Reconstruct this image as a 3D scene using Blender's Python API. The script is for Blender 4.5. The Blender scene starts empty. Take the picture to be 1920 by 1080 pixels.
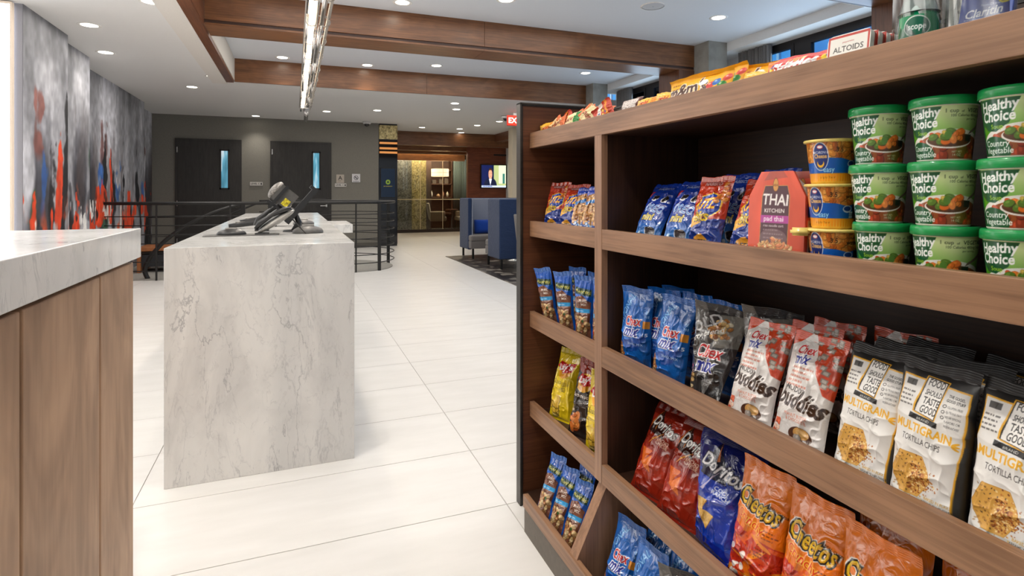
import bpy, bmesh, math, random
import numpy as np
from mathutils import Vector, Matrix

C = bpy.context.scene.collection
scene = bpy.context.scene
R = math.radians

# ------------------------------------------------------------------ camera
cam = bpy.data.cameras.new('camera'); cam_o = bpy.data.objects.new('camera', cam); C.objects.link(cam_o)
cam.sensor_width = 36.0; cam.lens = 1055.0 / 1920.0 * 36.0
cam.shift_y = -178.0 / 1920.0
cam.clip_start = 0.05; cam.clip_end = 100
cam_o.location = (0, 0, 1.3); cam_o.rotation_euler = (R(90), 0, R(-21.2))
scene.camera = cam_o

# ------------------------------------------------------------------ view
scene.view_settings.view_transform = 'Standard'; scene.view_settings.look = 'None'
scene.view_settings.gamma = 1.0; scene.view_settings.use_curve_mapping = False
scene.view_settings.exposure = 0.0

# ------------------------------------------------------------------ world: overcast daylight
w = bpy.data.worlds.new('world'); scene.world = w; w.use_nodes = True
bg = w.node_tree.nodes['Background']; bg.inputs[0].default_value = (0.86, 0.93, 1.0, 1); bg.inputs[1].default_value = 0.42

# ------------------------------------------------------------------ sun added to brighten the facade across the street
sl = bpy.data.lights.new('sun', 'SUN'); sl.energy = 3.2; sl.angle = R(2); sl.color = (1, 0.98, 0.95)
so = bpy.data.objects.new('sun', sl); C.objects.link(so); so.location = (-6, 5, 12); so.rotation_euler = (0, R(-48), 0)

# ------------------------------------------------------------------ lights
def area(name, loc, rot, sx, sy, power, col=(1, 0.95, 0.88)):
    l = bpy.data.lights.new(name, 'AREA'); l.shape = 'RECTANGLE'; l.size = sx; l.size_y = sy; l.energy = power; l.color = col
    o = bpy.data.objects.new(name, l); C.objects.link(o); o.location = loc; o.rotation_euler = rot
    return o
area('tray_fill', (1.6, 5.0, 3.33), (0, 0, 0), 4.0, 2.2, 46, (1, 0.97, 0.93))  # soft fill added below the trays, standing in for the downlight arrays
area('tray_fill', (1.6, 8.1, 3.33), (0, 0, 0), 4.0, 2.0, 44, (1, 0.97, 0.93))
area('tray_fill', (0.6, 1.8, 3.33), (0, 0, 0), 4.5, 2.2, 42, (1, 0.97, 0.93))
area('tray_fill', (0.0, -1.8, 3.33), (0, 0, 0), 4.5, 2.4, 60, (1, 0.96, 0.9))
area('soffit_fill', (-1.7, 7.5, 2.98), (0, 0, 0), 0.9, 8.0, 45, (1, 0.95, 0.9))  # soft fill added below the low ceilings, beside the real downlights
area('soffit_fill', (2.6, 11.8, 2.98), (0, 0, 0), 5.0, 2.5, 45, (1, 0.94, 0.87))
area('lounge_fill', (4.2, 19.0, 2.68), (0, 0, 0), 2.6, 0.8, 190, (1, 0.86, 0.66))  # fill added to brighten the lounge behind the glass
area('lounge_fill', (4.3, 17.0, 2.5), (0, 0, 0), 2.6, 1.0, 14, (1, 0.82, 0.6))
area('reception_fill', (-2.2, 1.6, 2.97), (0, 0, 0), 1.6, 3.6, 66, (1, 0.96, 0.9))  # added fill, lights the shelf fronts from the left
area('window_daylight', (5.75, 5.0, 2.3), (0, R(90), 0), 1.6, 2.3, 30, (0.6, 0.8, 1.0))
area('window_daylight', (5.75, 8.1, 2.3), (0, R(90), 0), 1.6, 2.3, 25, (0.6, 0.8, 1.0))
def spot(loc, power, size=105, blend=1.0, col=(1, 0.93, 0.84)):
    l = bpy.data.lights.new('downlight_beam', 'SPOT'); l.energy = power; l.spot_size = R(size); l.spot_blend = blend
    l.shadow_soft_size = 0.05; l.color = col
    o = bpy.data.objects.new('downlight_beam', l); C.objects.link(o); o.location = loc
    return o

# ------------------------------------------------------------------ node materials
_m = {}
def nt(name):
    m = bpy.data.materials.new(name); m.use_nodes = True
    t = m.node_tree; return m, t, t.nodes['Principled BSDF']
def srgb(c):
    return tuple(((v/255)/12.92 if v/255 <= 0.04045 else ((v/255+0.055)/1.055)**2.4) for v in c[:3])
def setp(b, rough=0.5, metal=0.0, spec=0.5, coat=0.0, trans=0.0, coat_r=0.1):
    b.inputs['Roughness'].default_value = rough; b.inputs['Metallic'].default_value = metal
    b.inputs['Specular IOR Level'].default_value = spec; b.inputs['Coat Weight'].default_value = coat
    b.inputs['Coat Roughness'].default_value = coat_r
    b.inputs['Transmission Weight'].default_value = trans
def coords(t, scale, rot=(0, 0, 0)):
    tc = t.nodes.new('ShaderNodeTexCoord'); mp = t.nodes.new('ShaderNodeMapping')
    mp.inputs['Scale'].default_value = scale; mp.inputs['Rotation'].default_value = rot
    t.links.new(tc.outputs['Object'], mp.inputs['Vector']); return mp.outputs['Vector']
def noise(t, vec, scale=5, detail=3, rough=0.5, dist=0.0):
    n = t.nodes.new('ShaderNodeTexNoise'); n.inputs['Scale'].default_value = scale; n.inputs['Detail'].default_value = detail
    n.inputs['Roughness'].default_value = rough; n.inputs['Distortion'].default_value = dist
    t.links.new(vec, n.inputs['Vector']); return n.outputs['Fac']
def ramp(t, fac, stops):
    r = t.nodes.new('ShaderNodeValToRGB'); e = r.color_ramp.elements
    while len(e) < len(stops): e.new(0.5)
    for k, (p, c) in enumerate(stops): e[k].position = p; e[k].color = (*srgb(c), 1)
    t.links.new(fac, r.inputs['Fac']); return r.outputs['Color']
def mixc(t, fac, a, b, mode='MIX'):
    n = t.nodes.new('ShaderNodeMix'); n.data_type = 'RGBA'; n.blend_type = mode
    if isinstance(fac, float): n.inputs[0].default_value = fac
    else: t.links.new(fac, n.inputs[0])
    for i, v in ((6, a), (7, b)):
        if isinstance(v, tuple): n.inputs[i].default_value = (*srgb(v), 1)
        else: t.links.new(v, n.inputs[i])
    return n.outputs[2]
def bump(t, b, h, strength=0.2, dist=0.002):
    n = t.nodes.new('ShaderNodeBump'); n.inputs['Strength'].default_value = strength; n.inputs['Distance'].default_value = dist
    t.links.new(h, n.inputs['Height']); t.links.new(n.outputs['Normal'], b.inputs['Normal'])
def plain(name, col, rough=0.5, metal=0.0, spec=0.5, coat=0.0, nscale=60, nstr=0.05, var=0.06):
    if name in _m: return _m[name]
    m, t, b = nt(name); setp(b, rough, metal, spec, coat)
    v = coords(t, (1, 1, 1)); n = noise(t, v, nscale, 3)
    lo = tuple(max(0, c*(1-var)) for c in col); hi = tuple(min(255, c*(1+var)) for c in col)
    t.links.new(ramp(t, n, [(0.3, lo), (0.7, hi)]), b.inputs['Base Color'])
    bump(t, b, n, nstr, 0.001)
    _m[name] = m; return m
def wood(name, lo, mid, hi, axis='y', rough=0.42, across=14.0, coat=0.0, seam=None, fig=0.25):
    if name in _m: return _m[name]
    m, t, b = nt(name); setp(b, rough, 0, 0.45, coat, coat_r=0.25)
    al = 0.9
    sc = {'x': (al, across, across), 'y': (across, al, across), 'z': (across, across, al)}[axis]
    v = coords(t, sc)
    n1 = noise(t, v, 1.0, 6, 0.6, 1.2)
    sf = {'x': (al*4, across*6, across*6), 'y': (across*6, al*4, across*6), 'z': (across*6, across*6, al*4)}[axis]
    n2 = noise(t, coords(t, sf), 1.0, 3, 0.6, 0.2)
    s3 = {'x': (1.4, 4, 4), 'y': (4, 1.4, 4), 'z': (4, 4, 1.4)}[axis]
    n3 = noise(t, coords(t, s3), 1.1, 2, 0.5, 2.5)
    c1 = ramp(t, n1, [(0.32, lo), (0.5, mid), (0.68, hi)])
    c2 = ramp(t, n2, [(0.38, tuple(c*0.75 for c in mid)), (0.6, hi)])
    c3 = ramp(t, n3, [(0.35, lo), (0.65, hi)])
    c = mixc(t, 0.5, c1, c2); c = mixc(t, fig, c, c3)
    t.links.new(c, b.inputs['Base Color']); bump(t, b, n2, 0.12, 0.0008)
    _m[name] = m; return m
def paint(name, col, rough=0.7, tex=0.05, scale=180):
    return plain(name, col, rough, 0, 0.3, 0, scale, tex, 0.02)
def emit(name, col, strength):
    if name in _m: return _m[name]
    m, t, b = nt(name); b.inputs['Base Color'].default_value = (*srgb(col), 1)
    b.inputs['Emission Color'].default_value = (*srgb(col), 1); b.inputs['Emission Strength'].default_value = strength
    n = noise(t, coords(t, (1, 1, 1)), 3, 1); t.links.new(ramp(t, n, [(0, tuple(c*0.97 for c in col)), (1, col)]), b.inputs['Emission Color'])
    _m[name] = m; return m
def printed(name, rough=0.3, coat=0.3, bscale=0, bstr=0.0, spec=0.5, emission=0.0, bdist=0.002):
    """print colours come from the mesh colour attribute 'print'"""
    if name in _m: return _m[name]
    m, t, b = nt(name); setp(b, rough, 0, spec, coat, coat_r=0.12)
    a = t.nodes.new('ShaderNodeVertexColor'); a.layer_name = 'print'
    t.links.new(a.outputs['Color'], b.inputs['Base Color'])
    if emission:
        t.links.new(a.outputs['Color'], b.inputs['Emission Color']); b.inputs['Emission Strength'].default_value = emission
    if bscale:
        v = coords(t, (1, 1, 0.8)); n = noise(t, v, bscale, 2, 0.5, 1.5)
        bump(t, b, n, bstr, bdist)
    _m[name] = m; return m
def glass(name, tint=(235, 245, 245), alpha=0.12, rough=0.02):
    """clear pane: see-through with a fresnel reflection"""
    if name in _m: return _m[name]
    m = bpy.data.materials.new(name); m.use_nodes = True; t = m.node_tree; t.nodes.clear()
    o = t.nodes.new('ShaderNodeOutputMaterial'); tr = t.nodes.new('ShaderNodeBsdfTransparent'); gl = t.nodes.new('ShaderNodeBsdfGlossy')
    tr.inputs[0].default_value = (*srgb(tint), 1); gl.inputs['Roughness'].default_value = rough
    lw = t.nodes.new('ShaderNodeLayerWeight'); lw.inputs[0].default_value = 0.25
    mt = t.nodes.new('ShaderNodeMath'); mt.operation = 'ADD'; mt.inputs[1].default_value = alpha
    t.links.new(lw.outputs['Fresnel'], mt.inputs[0])
    mx = t.nodes.new('ShaderNodeMixShader'); t.links.new(mt.outputs[0], mx.inputs[0])
    t.links.new(tr.outputs[0], mx.inputs[1]); t.links.new(gl.outputs[0], mx.inputs[2]); t.links.new(mx.outputs[0], o.inputs[0])
    _m[name] = m; return m
def marble():
    if 'marble' in _m: return _m['marble']
    m, t, b = nt('marble'); setp(b, 0.16, 0, 0.5, 0.2)
    base = noise(t, coords(t, (2.2, 2.2, 0.7)), 1.6, 5, 0.55, 1.5)
    c = ramp(t, base, [(0.3, (202, 201, 199)), (0.5, (224, 223, 220)), (0.72, (236, 235, 232))])
    band = noise(t, coords(t, (3.0, 3.0, 0.35)), 1.0, 2, 0.4, 0.6)
    bm_ = ramp(t, band, [(0.44, (0, 0, 0)), (0.58, (255, 255, 255))])
    c = mixc(t, bm_, mixc(t, 0.5, c, (198, 198, 197)), c)
    def veins(sc, scale, width, seed, dark, amt):
        nonlocal c
        tc = t.nodes.new('ShaderNodeTexCoord'); mp = t.nodes.new('ShaderNodeMapping'); mp.inputs['Scale'].default_value = sc
        mp.inputs['Location'].default_value = (seed, seed*1.7, seed*0.3)
        t.links.new(tc.outputs['Object'], mp.inputs['Vector'])
        n = noise(t, mp.outputs['Vector'], scale, 8, 0.62, 0.5)
        s = t.nodes.new('ShaderNodeMath'); s.operation = 'SUBTRACT'; s.inputs[1].default_value = 0.5; t.links.new(n, s.inputs[0])
        a = t.nodes.new('ShaderNodeMath'); a.operation = 'ABSOLUTE'; t.links.new(s.outputs[0], a.inputs[0])
        r = t.nodes.new('ShaderNodeMapRange'); r.inputs[1].default_value = 0; r.inputs[2].default_value = width
        r.inputs[3].default_value = amt; r.inputs[4].default_value = 0; t.links.new(a.outputs[0], r.inputs[0])
        k = noise(t, mp.outputs['Vector'], scale*1.9, 3, 0.6)
        rk = t.nodes.new('ShaderNodeMapRange'); rk.inputs[1].default_value = 0.44; rk.inputs[2].default_value = 0.62
        t.links.new(k, rk.inputs[0])
        mu = t.nodes.new('ShaderNodeMath'); mu.operation = 'MULTIPLY'; t.links.new(r.outputs[0], mu.inputs[0]); t.links.new(rk.outputs[0], mu.inputs[1])
        c = mixc(t, mu.outputs[0], c, dark)
    veins((1.7, 1.7, 0.45), 1.2, 0.006, 6.1, (122, 124, 130), 0.7)
    veins((3.5, 3.5, 0.9), 1.6, 0.013, 9.4, (160, 160, 163), 0.5)
    veins((9, 9, 5), 1.5, 0.02, 5.7, (165, 165, 168), 0.35)
    t.links.new(c, b.inputs['Base Color']); _m['marble'] = m; return m
def mosaic(name, cols, scale=28):
    if name in _m: return _m[name]
    m, t, b = nt(name); setp(b, 0.3, 0.1, 0.5)
    v = t.nodes.new('ShaderNodeTexVoronoi'); v.inputs['Scale'].default_value = scale; v.feature = 'F1'
    t.links.new(coords(t, (1, 1, 0.8)), v.inputs['Vector'])
    n = t.nodes.new('ShaderNodeSeparateColor'); t.links.new(v.outputs['Color'], n.inputs[0])
    k = len(cols)
    c = ramp(t, n.outputs[0], [((i+0.0)/(k-1), cc) for i, cc in enumerate(cols)])
    t.links.new(c, b.inputs['Base Color']); bump(t, b, v.outputs['Distance'], 0.3, 0.002)
    _m[name] = m; return m
def fabric(name, col, scale=300, pat=None):
    if name in _m: return _m[name]
    m, t, b = nt(name); setp(b, 0.9, 0, 0.2)
    b.inputs['Sheen Weight'].default_value = 0.2
    n = noise(t, coords(t, (1, 1, 1)), scale, 2)
    c = ramp(t, n, [(0.3, tuple(v*0.8 for v in col)), (0.7, tuple(min(255, v*1.15) for v in col))])
    t.links.new(c, b.inputs['Base Color'])
    if pat:
        v = noise(t, coords(t, (1, 1, 3)), pat, 2, 0.5, 1.0); bump(t, b, v, 0.6, 0.01)
    else: bump(t, b, n, 0.2, 0.001)
    _m[name] = m; return m

# ------------------------------------------------------------------ object helpers
def wloc(o):
    v = Vector((0, 0, 0))
    while o: v = v + o.location; o = o.parent
    return v
def tag(o, label=None, cat=None, group=None, kind=None):
    if label: o['label'] = label
    if cat: o['category'] = cat
    if group: o['group'] = group
    if kind: o['kind'] = kind
    return o
def thing(name, label, cat, loc=(0, 0, 0), rot=(0, 0, 0), group=None):
    o = bpy.data.objects.new(name, None); C.objects.link(o); o.location = loc; o.rotation_euler = rot
    o.empty_display_size = 0.05
    return tag(o, label, cat, group)
def link(name, me, parent=None, loc=(0, 0, 0), rot=(0, 0, 0)):
    o = bpy.data.objects.new(name, me); C.objects.link(o); o.parent = parent; o.location = loc; o.rotation_euler = rot
    return o
def obj(name, bm, mat, parent=None, world=True, smooth=False, label=None):
    """bm given in world coordinates unless world=False; it is re-based on the parent's origin"""
    if parent is not None and world:
        L = wloc(parent)
        bmesh.ops.translate(bm, vec=-L, verts=bm.verts)
    me = bpy.data.meshes.new(name); bm.normal_update(); bm.to_mesh(me); bm.free()
    if isinstance(mat, (list, tuple)):
        for m in mat: me.materials.append(m)
    else: me.materials.append(mat)
    if smooth:
        me.polygons.foreach_set('use_smooth', [True]*len(me.polygons))
    o = link(name, me, parent)
    if label: o['label'] = label
    return o
def bx(bm, x0, x1, y0, y1, z0, z1, bev=0.0, mi=0):
    r = bmesh.ops.create_cube(bm, size=1.0); vs = r['verts']
    bmesh.ops.scale(bm, vec=(abs(x1-x0), abs(y1-y0), abs(z1-z0)), verts=vs)
    bmesh.ops.translate(bm, vec=((x0+x1)/2, (y0+y1)/2, (z0+z1)/2), verts=vs)
    fs = list({f for v in vs for f in v.link_faces})
    for f in fs: f.material_index = mi
    if bev > 0:
        es = list({e for v in vs for e in v.link_edges})
        bmesh.ops.bevel(bm, geom=es, offset=bev, segments=2, affect='EDGES', profile=0.5)
    return bm
def BX(*a, **k):
    return bx(bmesh.new(), *a, **k)
def tube(bm, pts, r, seg=8, cap=True):
    pts = [Vector(p) for p in pts]; rings = []
    up = None
    for i, p in enumerate(pts):
        if i == 0: d = pts[1]-pts[0]
        elif i == len(pts)-1: d = pts[-1]-pts[-2]
        else: d = (pts[i+1]-pts[i]).normalized() + (pts[i]-pts[i-1]).normalized()
        d.normalize()
        if up is None: up = Vector((0, 0, 1)) if abs(d.z) < 0.9 else Vector((1, 0, 0))
        a = d.cross(up).normalized(); b2 = a.cross(d).normalized(); up = b2
        rr = r[i] if isinstance(r, (list, tuple)) else r
        rings.append([bm.verts.new(p + a*math.cos(2*math.pi*k/seg)*rr + b2*math.sin(2*math.pi*k/seg)*rr) for k in range(seg)])
    for i in range(len(rings)-1):
        for k in range(seg):
            bm.faces.new((rings[i][k], rings[i][(k+1) % seg], rings[i+1][(k+1) % seg], rings[i+1][k]))
    if cap:
        bm.faces.new(rings[0][::-1]); bm.faces.new(rings[-1])
    return bm
def TUBE(pts, r, seg=8): return tube(bmesh.new(), pts, r, seg)
def lathe(bm, prof, seg=24, loc=(0, 0, 0)):
    rings = []
    for (r, z) in prof:
        if r < 1e-6: rings.append([bm.verts.new((loc[0], loc[1], loc[2]+z))])
        else: rings.append([bm.verts.new((loc[0]+r*math.cos(2*math.pi*k/seg), loc[1]+r*math.sin(2*math.pi*k/seg), loc[2]+z)) for k in range(seg)])
    for a, b2 in zip(rings[:-1], rings[1:]):
        for k in range(seg):
            k2 = (k+1) % seg
            if len(a) == 1 and len(b2) == 1: continue
            if len(a) == 1: bm.faces.new((a[0], b2[k2], b2[k]))
            elif len(b2) == 1: bm.faces.new((a[k], a[k2], b2[0]))
            else: bm.faces.new((a[k], a[k2], b2[k2], b2[k]))
    return bm
def LATHE(prof, seg=24, loc=(0, 0, 0)): return lathe(bmesh.new(), prof, seg, loc)
def prism(bm, poly, axis, a0, a1):
    """poly: 2D points in the plane normal to axis (order: remaining axes x<y<z)"""
    def mk(p, a):
        return {'x': (a, p[0], p[1]), 'y': (p[0], a, p[1]), 'z': (p[0], p[1], a)}[axis]
    v0 = [bm.verts.new(mk(p, a0)) for p in poly]; v1 = [bm.verts.new(mk(p, a1)) for p in poly]
    n = len(poly)
    for i in range(n): bm.faces.new((v0[i], v0[(i+1) % n], v1[(i+1) % n], v1[i]))
    bm.faces.new(v0[::-1]); bm.faces.new(v1)
    bmesh.ops.recalc_face_normals(bm, faces=bm.faces)
    return bm
def struct(name, bm, mat, parent=None):
    o = obj(name, bm, mat, parent)
    if parent is None: o['kind'] = 'structure'
    return o
def copy_tree(src, loc, rot, label=None, group=None, scale=None):
    r = src.copy(); C.objects.link(r); r.location = loc; r.rotation_euler = rot
    if scale: r.scale = scale
    if label: r['label'] = label
    if group: r['group'] = group
    for ch in list(src.children):
        c = ch.copy(); C.objects.link(c); c.parent = r
        for g in ch.children:
            d = g.copy(); C.objects.link(d); d.parent = c
    return r

# ------------------------------------------------------------------ print canvas (numpy colours, later stored per vertex)
_gly = {}
def glyphs(s, bold, res=2):
    k = (s, round(bold, 3))
    if k in _gly: return _gly[k]
    cu = bpy.data.curves.new('lettering', 'FONT'); cu.body = s; cu.size = 1.0; cu.offset = bold; cu.resolution_u = res
    ob = bpy.data.objects.new('lettering', cu)
    me = bpy.data.meshes.new_from_object(ob)
    n = len(me.vertices); co = np.zeros(n*3); me.vertices.foreach_get('co', co); co = co.reshape(-1, 3)[:, :2]
    me.calc_loop_triangles(); tr = np.zeros(len(me.loop_triangles)*3, int); me.loop_triangles.foreach_get('vertices', tr)
    bpy.data.objects.remove(ob); bpy.data.curves.remove(cu); bpy.data.meshes.remove(me)
    _gly[k] = (co, tr.reshape(-1, 3)); return _gly[k]
def vnoise(h, w, cy, cx, seed):
    """smooth value noise field h x w with cy x cx cells"""
    g = np.random.RandomState(seed).rand(cy+2, cx+2)
    y = np.linspace(0, cy, h); x = np.linspace(0, cx, w)
    yi = np.minimum(y.astype(int), cy); xi = np.minimum(x.astype(int), cx); fy = y-yi; fx = x-xi
    fy = (fy*fy*(3-2*fy))[:, None]; fx = (fx*fx*(3-2*fx))[None, :]
    a = g[yi][:, xi]; b = g[yi][:, xi+1]; c = g[yi+1][:, xi]; d = g[yi+1][:, xi+1]
    return (a*(1-fx)+b*fx)*(1-fy)+(c*(1-fx)+d*fx)*fy
def fbm(h, w, cy, cx, seed, o=4):
    s = 0; a = 0.5
    for i in range(o): s = s + a*vnoise(h, w, int(cy*2**i), int(cx*2**i), seed+i*17); a *= 0.5
    return s/(1-0.5**o)
class Canvas:
    def __init__(s, W, H, nu, nv, bg, ss=3):
        s.W, s.H, s.nu, s.nv, s.ss = W, H, nu, nv, ss
        s.w, s.h = nu*ss, nv*ss
        s.a = np.zeros((s.h, s.w, 3)); s.a[:] = np.array(bg)/255.0
        s.kx = s.w/W; s.ky = s.h/H
    def _b(s, x0, x1, y0, y1):
        return (max(0, int(math.floor(x0*s.kx))), min(s.w, int(math.ceil(x1*s.kx))+1), max(0, int(math.floor(y0*s.ky))), min(s.h, int(math.ceil(y1*s.ky))+1))
    def grid(s, b):
        return (np.arange(b[0], b[1])+0.5)[None, :]/s.kx, (np.arange(b[2], b[3])+0.5)[:, None]/s.ky
    def put(s, b, mask, col, alpha=1.0):
        r = s.a[b[2]:b[3], b[0]:b[1]]; m = (mask*alpha)[..., None]
        r[:] = r*(1-m)+np.array(col)/255.0*m
    def rect(s, x0, x1, y0, y1, col, alpha=1.0):
        b = s._b(x0, x1, y0, y1); X, Y = s.grid(b)
        s.put(b, ((X >= x0) & (X <= x1) & (Y >= y0) & (Y <= y1)).astype(float), col, alpha)
    def ell(s, cx, cy, rx, ry, col, alpha=1.0, rot=0.0, soft=0.0):
        q = max(rx, ry); b = s._b(cx-q, cx+q, cy-q, cy+q)
        if b[1] <= b[0] or b[3] <= b[2]: return
        X, Y = s.grid(b); c, n = math.cos(rot), math.sin(rot); dx, dy = X-cx, Y-cy
        d = ((dx*c+dy*n)/rx)**2+((-dx*n+dy*c)/ry)**2
        m = (d <= 1).astype(float) if soft == 0 else np.clip((1-d)/soft, 0, 1)
        s.put(b, m, col, alpha)
    def poly(s, pts, col, alpha=1.0):
        xs = [p[0] for p in pts]; ys = [p[1] for p in pts]; b = s._b(min(xs), max(xs), min(ys), max(ys))
        if b[1] <= b[0] or b[3] <= b[2]: return
        X, Y = s.grid(b); m = np.zeros((b[3]-b[2], b[1]-b[0]), bool); n = len(pts)
        for i in range(n):
            x0, y0 = pts[i]; x1, y1 = pts[(i+1) % n]
            if y0 == y1: continue
            cr = ((Y >= min(y0, y1)) & (Y < max(y0, y1)))
            m ^= cr & (X < (x1-x0)*(Y-y0)/(y1-y0)+x0)
        s.put(b, m.astype(float), col, alpha)
    def text(s, st, x, y, size, col, bold=0.0, shear=0.0, rot=0.0, sx=1.0, align='c', outline=None, ow=0.03, arc=0.0, fit=None):
        co, tr = glyphs(st, bold)
        if len(co) == 0: return
        mn, mx = co[:, 0].min(), co[:, 0].max()
        if fit: sx = fit/((mx-mn)*size)
        off = {'c': (mn+mx)/2, 'l': mn, 'r': mx}[align]
        if outline is not None:
            s.text(st, x, y, size, outline, bold+ow, shear, rot, sx, align, None, 0, arc)
        px = (co[:, 0]-off)*sx*size; py = co[:, 1]*size
        px = px+py*shear; py = py + arc*px*px
        c, n = math.cos(rot), math.sin(rot)
        q = np.stack([(x+px*c-py*n)*s.kx, (y+px*n+py*c)*s.ky], 1)
        x0, x1 = int(max(0, q[:, 0].min()-1)), int(min(s.w, q[:, 0].max()+2)); y0, y1 = int(max(0, q[:, 1].min()-1)), int(min(s.h, q[:, 1].max()+2))
        if x1 <= x0 or y1 <= y0: return
        m = np.zeros((y1-y0, x1-x0), bool)
        for t in q[tr]:
            a0, b0 = t.min(0); a1, b1 = t.max(0)
            i0, i1, j0, j1 = max(x0, int(a0)), min(x1, int(a1)+1), max(y0, int(b0)), min(y1, int(b1)+1)
            if i1 <= i0 or j1 <= j0: continue
            X = (np.arange(i0, i1)+0.5)[None, :]; Y = (np.arange(j0, j1)+0.5)[:, None]
            (ax, ay), (bx_, by), (cx, cy) = t
            e0 = (bx_-ax)*(Y-ay)-(by-ay)*(X-ax); e1 = (cx-bx_)*(Y-by)-(cy-by)*(X-bx_); e2 = (ax-cx)*(Y-cy)-(ay-cy)*(X-cx)
            ins = ((e0 >= -1e-6) & (e1 >= -1e-6) & (e2 >= -1e-6)) | ((e0 <= 1e-6) & (e1 <= 1e-6) & (e2 <= 1e-6))
            m[j0-y0:j1-y0, i0-x0:i1-x0] |= ins
        s.put((x0, x1, y0, y1), m.astype(float), col)
    def blobs(s, n, cx, cy, rx, ry, cols, r0, r1, seed, flat=0.7, clip=True):
        rn = random.Random(seed)
        for _ in range(n):
            a = rn.random()*6.283; q = math.sqrt(rn.random()); r = rn.uniform(r0, r1); c = rn.choice(cols); ro = rn.random()*3.14
            X, Y = cx+rx*q*math.cos(a), cy+ry*q*math.sin(a)
            dk = tuple(v*0.6 for v in c); s.ell(X+r*0.08, Y-r*0.12, r*1.08, r*flat*1.1, dk, 0.8, ro)
            s.ell(X, Y, r, r*flat, c, 1.0, ro); s.ell(X-r*0.2, Y+r*0.2, r*0.4, r*flat*0.35, tuple(min(255, v*1.2+20) for v in c), 0.6, ro)
    def lines(s, x0, x1, y, n, dy, h, col, seed, alpha=0.8, align='l'):
        rn = random.Random(seed)
        for i in range(n):
            L = (x1-x0)*rn.uniform(0.6, 1.0); xx = x0 if align == 'l' else (x0+x1-L)/2
            e = xx+L
            while xx < e:
                q = rn.uniform(0.02, 0.06)*s.W; s.rect(xx, min(e, xx+q), y-i*dy, y-i*dy+h, col, alpha); xx += q+0.012*s.W
    def grain(s, amt, cells, seed):
        n = fbm(s.h, s.w, cells, cells, seed, 4)-0.5
        s.a = np.clip(s.a*(1+amt*n[..., None]), 0, 1)
    def out(s):
        a = s.a.reshape(s.nv, s.ss, s.nu, s.ss, 3).mean((1, 3))
        lin = np.where(a <= 0.04045, a/12.92, ((a+0.055)/1.055)**2.4)
        return lin**1.10
def grid_mesh(name, P, col, mat, smooth=True, wrap=False, extra=None):
    """P: (nv,nu,3) points; col: (nv,nu,3) linear colours. extra=(P2,col3) adds a coarse second sheet"""
    nv, nu = P.shape[:2]
    idx = np.arange(nv*nu).reshape(nv, nu)
    if wrap: idx2 = np.concatenate([idx, idx[:, :1]], 1)
    else: idx2 = idx
    f = np.stack([idx2[:-1, :-1], idx2[:-1, 1:], idx2[1:, 1:], idx2[1:, :-1]], -1).reshape(-1, 4)
    V = P.reshape(-1, 3); K = col.reshape(-1, 3)
    if extra is not None:
        P2, c2 = extra; n0 = len(V); a, b = P2.shape[:2]; i2 = np.arange(a*b).reshape(a, b)+n0
        f2 = np.stack([i2[:-1, :-1], i2[1:, :-1], i2[1:, 1:], i2[:-1, 1:]], -1).reshape(-1, 4)
        V = np.concatenate([V, P2.reshape(-1, 3)]); K = np.concatenate([K, np.tile(np.array(c2), (a*b, 1))]); f = np.concatenate([f, f2])
    me = bpy.data.meshes.new(name); me.vertices.add(len(V)); me.vertices.foreach_set('co', V.astype(np.float32).ravel())
    me.loops.add(len(f)*4); me.loops.foreach_set('vertex_index', f.astype(np.int32).ravel())
    me.polygons.add(len(f)); me.polygons.foreach_set('loop_start', (np.arange(len(f))*4).astype(np.int32))
    me.update(calc_edges=True)
    if smooth: me.polygons.foreach_set('use_smooth', np.ones(len(f), bool))
    ca = me.color_attributes.new('print', 'FLOAT_COLOR', 'POINT')
    ca.data.foreach_set('color', np.concatenate([K, np.ones((len(K), 1))], 1).astype(np.float32).ravel())
    me.materials.append(mat); me.update()
    return me
# ================================================================== materials in use
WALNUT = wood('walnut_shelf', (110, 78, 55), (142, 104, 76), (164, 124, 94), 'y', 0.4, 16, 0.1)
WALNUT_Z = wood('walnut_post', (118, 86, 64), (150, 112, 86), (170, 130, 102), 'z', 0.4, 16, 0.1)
WALNUT_SHADED = wood('walnut_shaded', (40, 24, 17), (54, 34, 24), (70, 45, 32), 'y', 0.42, 24)  # shelf walnut darkened: the shade inside the cubbies is put into the colour
WALNUT_P = wood('walnut_end', (70, 38, 22), (92, 52, 32), (112, 68, 42), 'x', 0.4, 26)
BEAM_X = wood('beam_wood', (80, 48, 27), (118, 74, 43), (146, 98, 62), 'x', 0.34, 26, 0.2)
BEAM_Y = wood('beam_wood_y', (84, 48, 30), (116, 70, 46), (136, 86, 58), 'y', 0.34, 16, 0.2)
BEAM_Z = wood('beam_wood_z', (74, 44, 30), (100, 62, 42), (118, 76, 54), 'z', 0.36, 16, 0.2)
OAK = wood('counter_oak', (142, 108, 80), (172, 135, 103), (192, 155, 122), 'z', 0.5, 6, 0, fig=0.55)
WHITE = paint('white_paint', (226, 226, 225))
WHITE_T = paint('tray_white', (218, 222, 228))
BLACK = plain('black_metal', (30, 29, 28), 0.42, 0.2, 0.5)
CHROME = plain('brushed_metal', (190, 190, 188), 0.25, 1.0, 0.5, 0, 40, 0.02)
GREYWALL = plain('grey_wallcovering', (122, 119, 111), 0.7, 0, 0.3, 0, 160, 0.5, 0.12)
MARB = marble()

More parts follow.
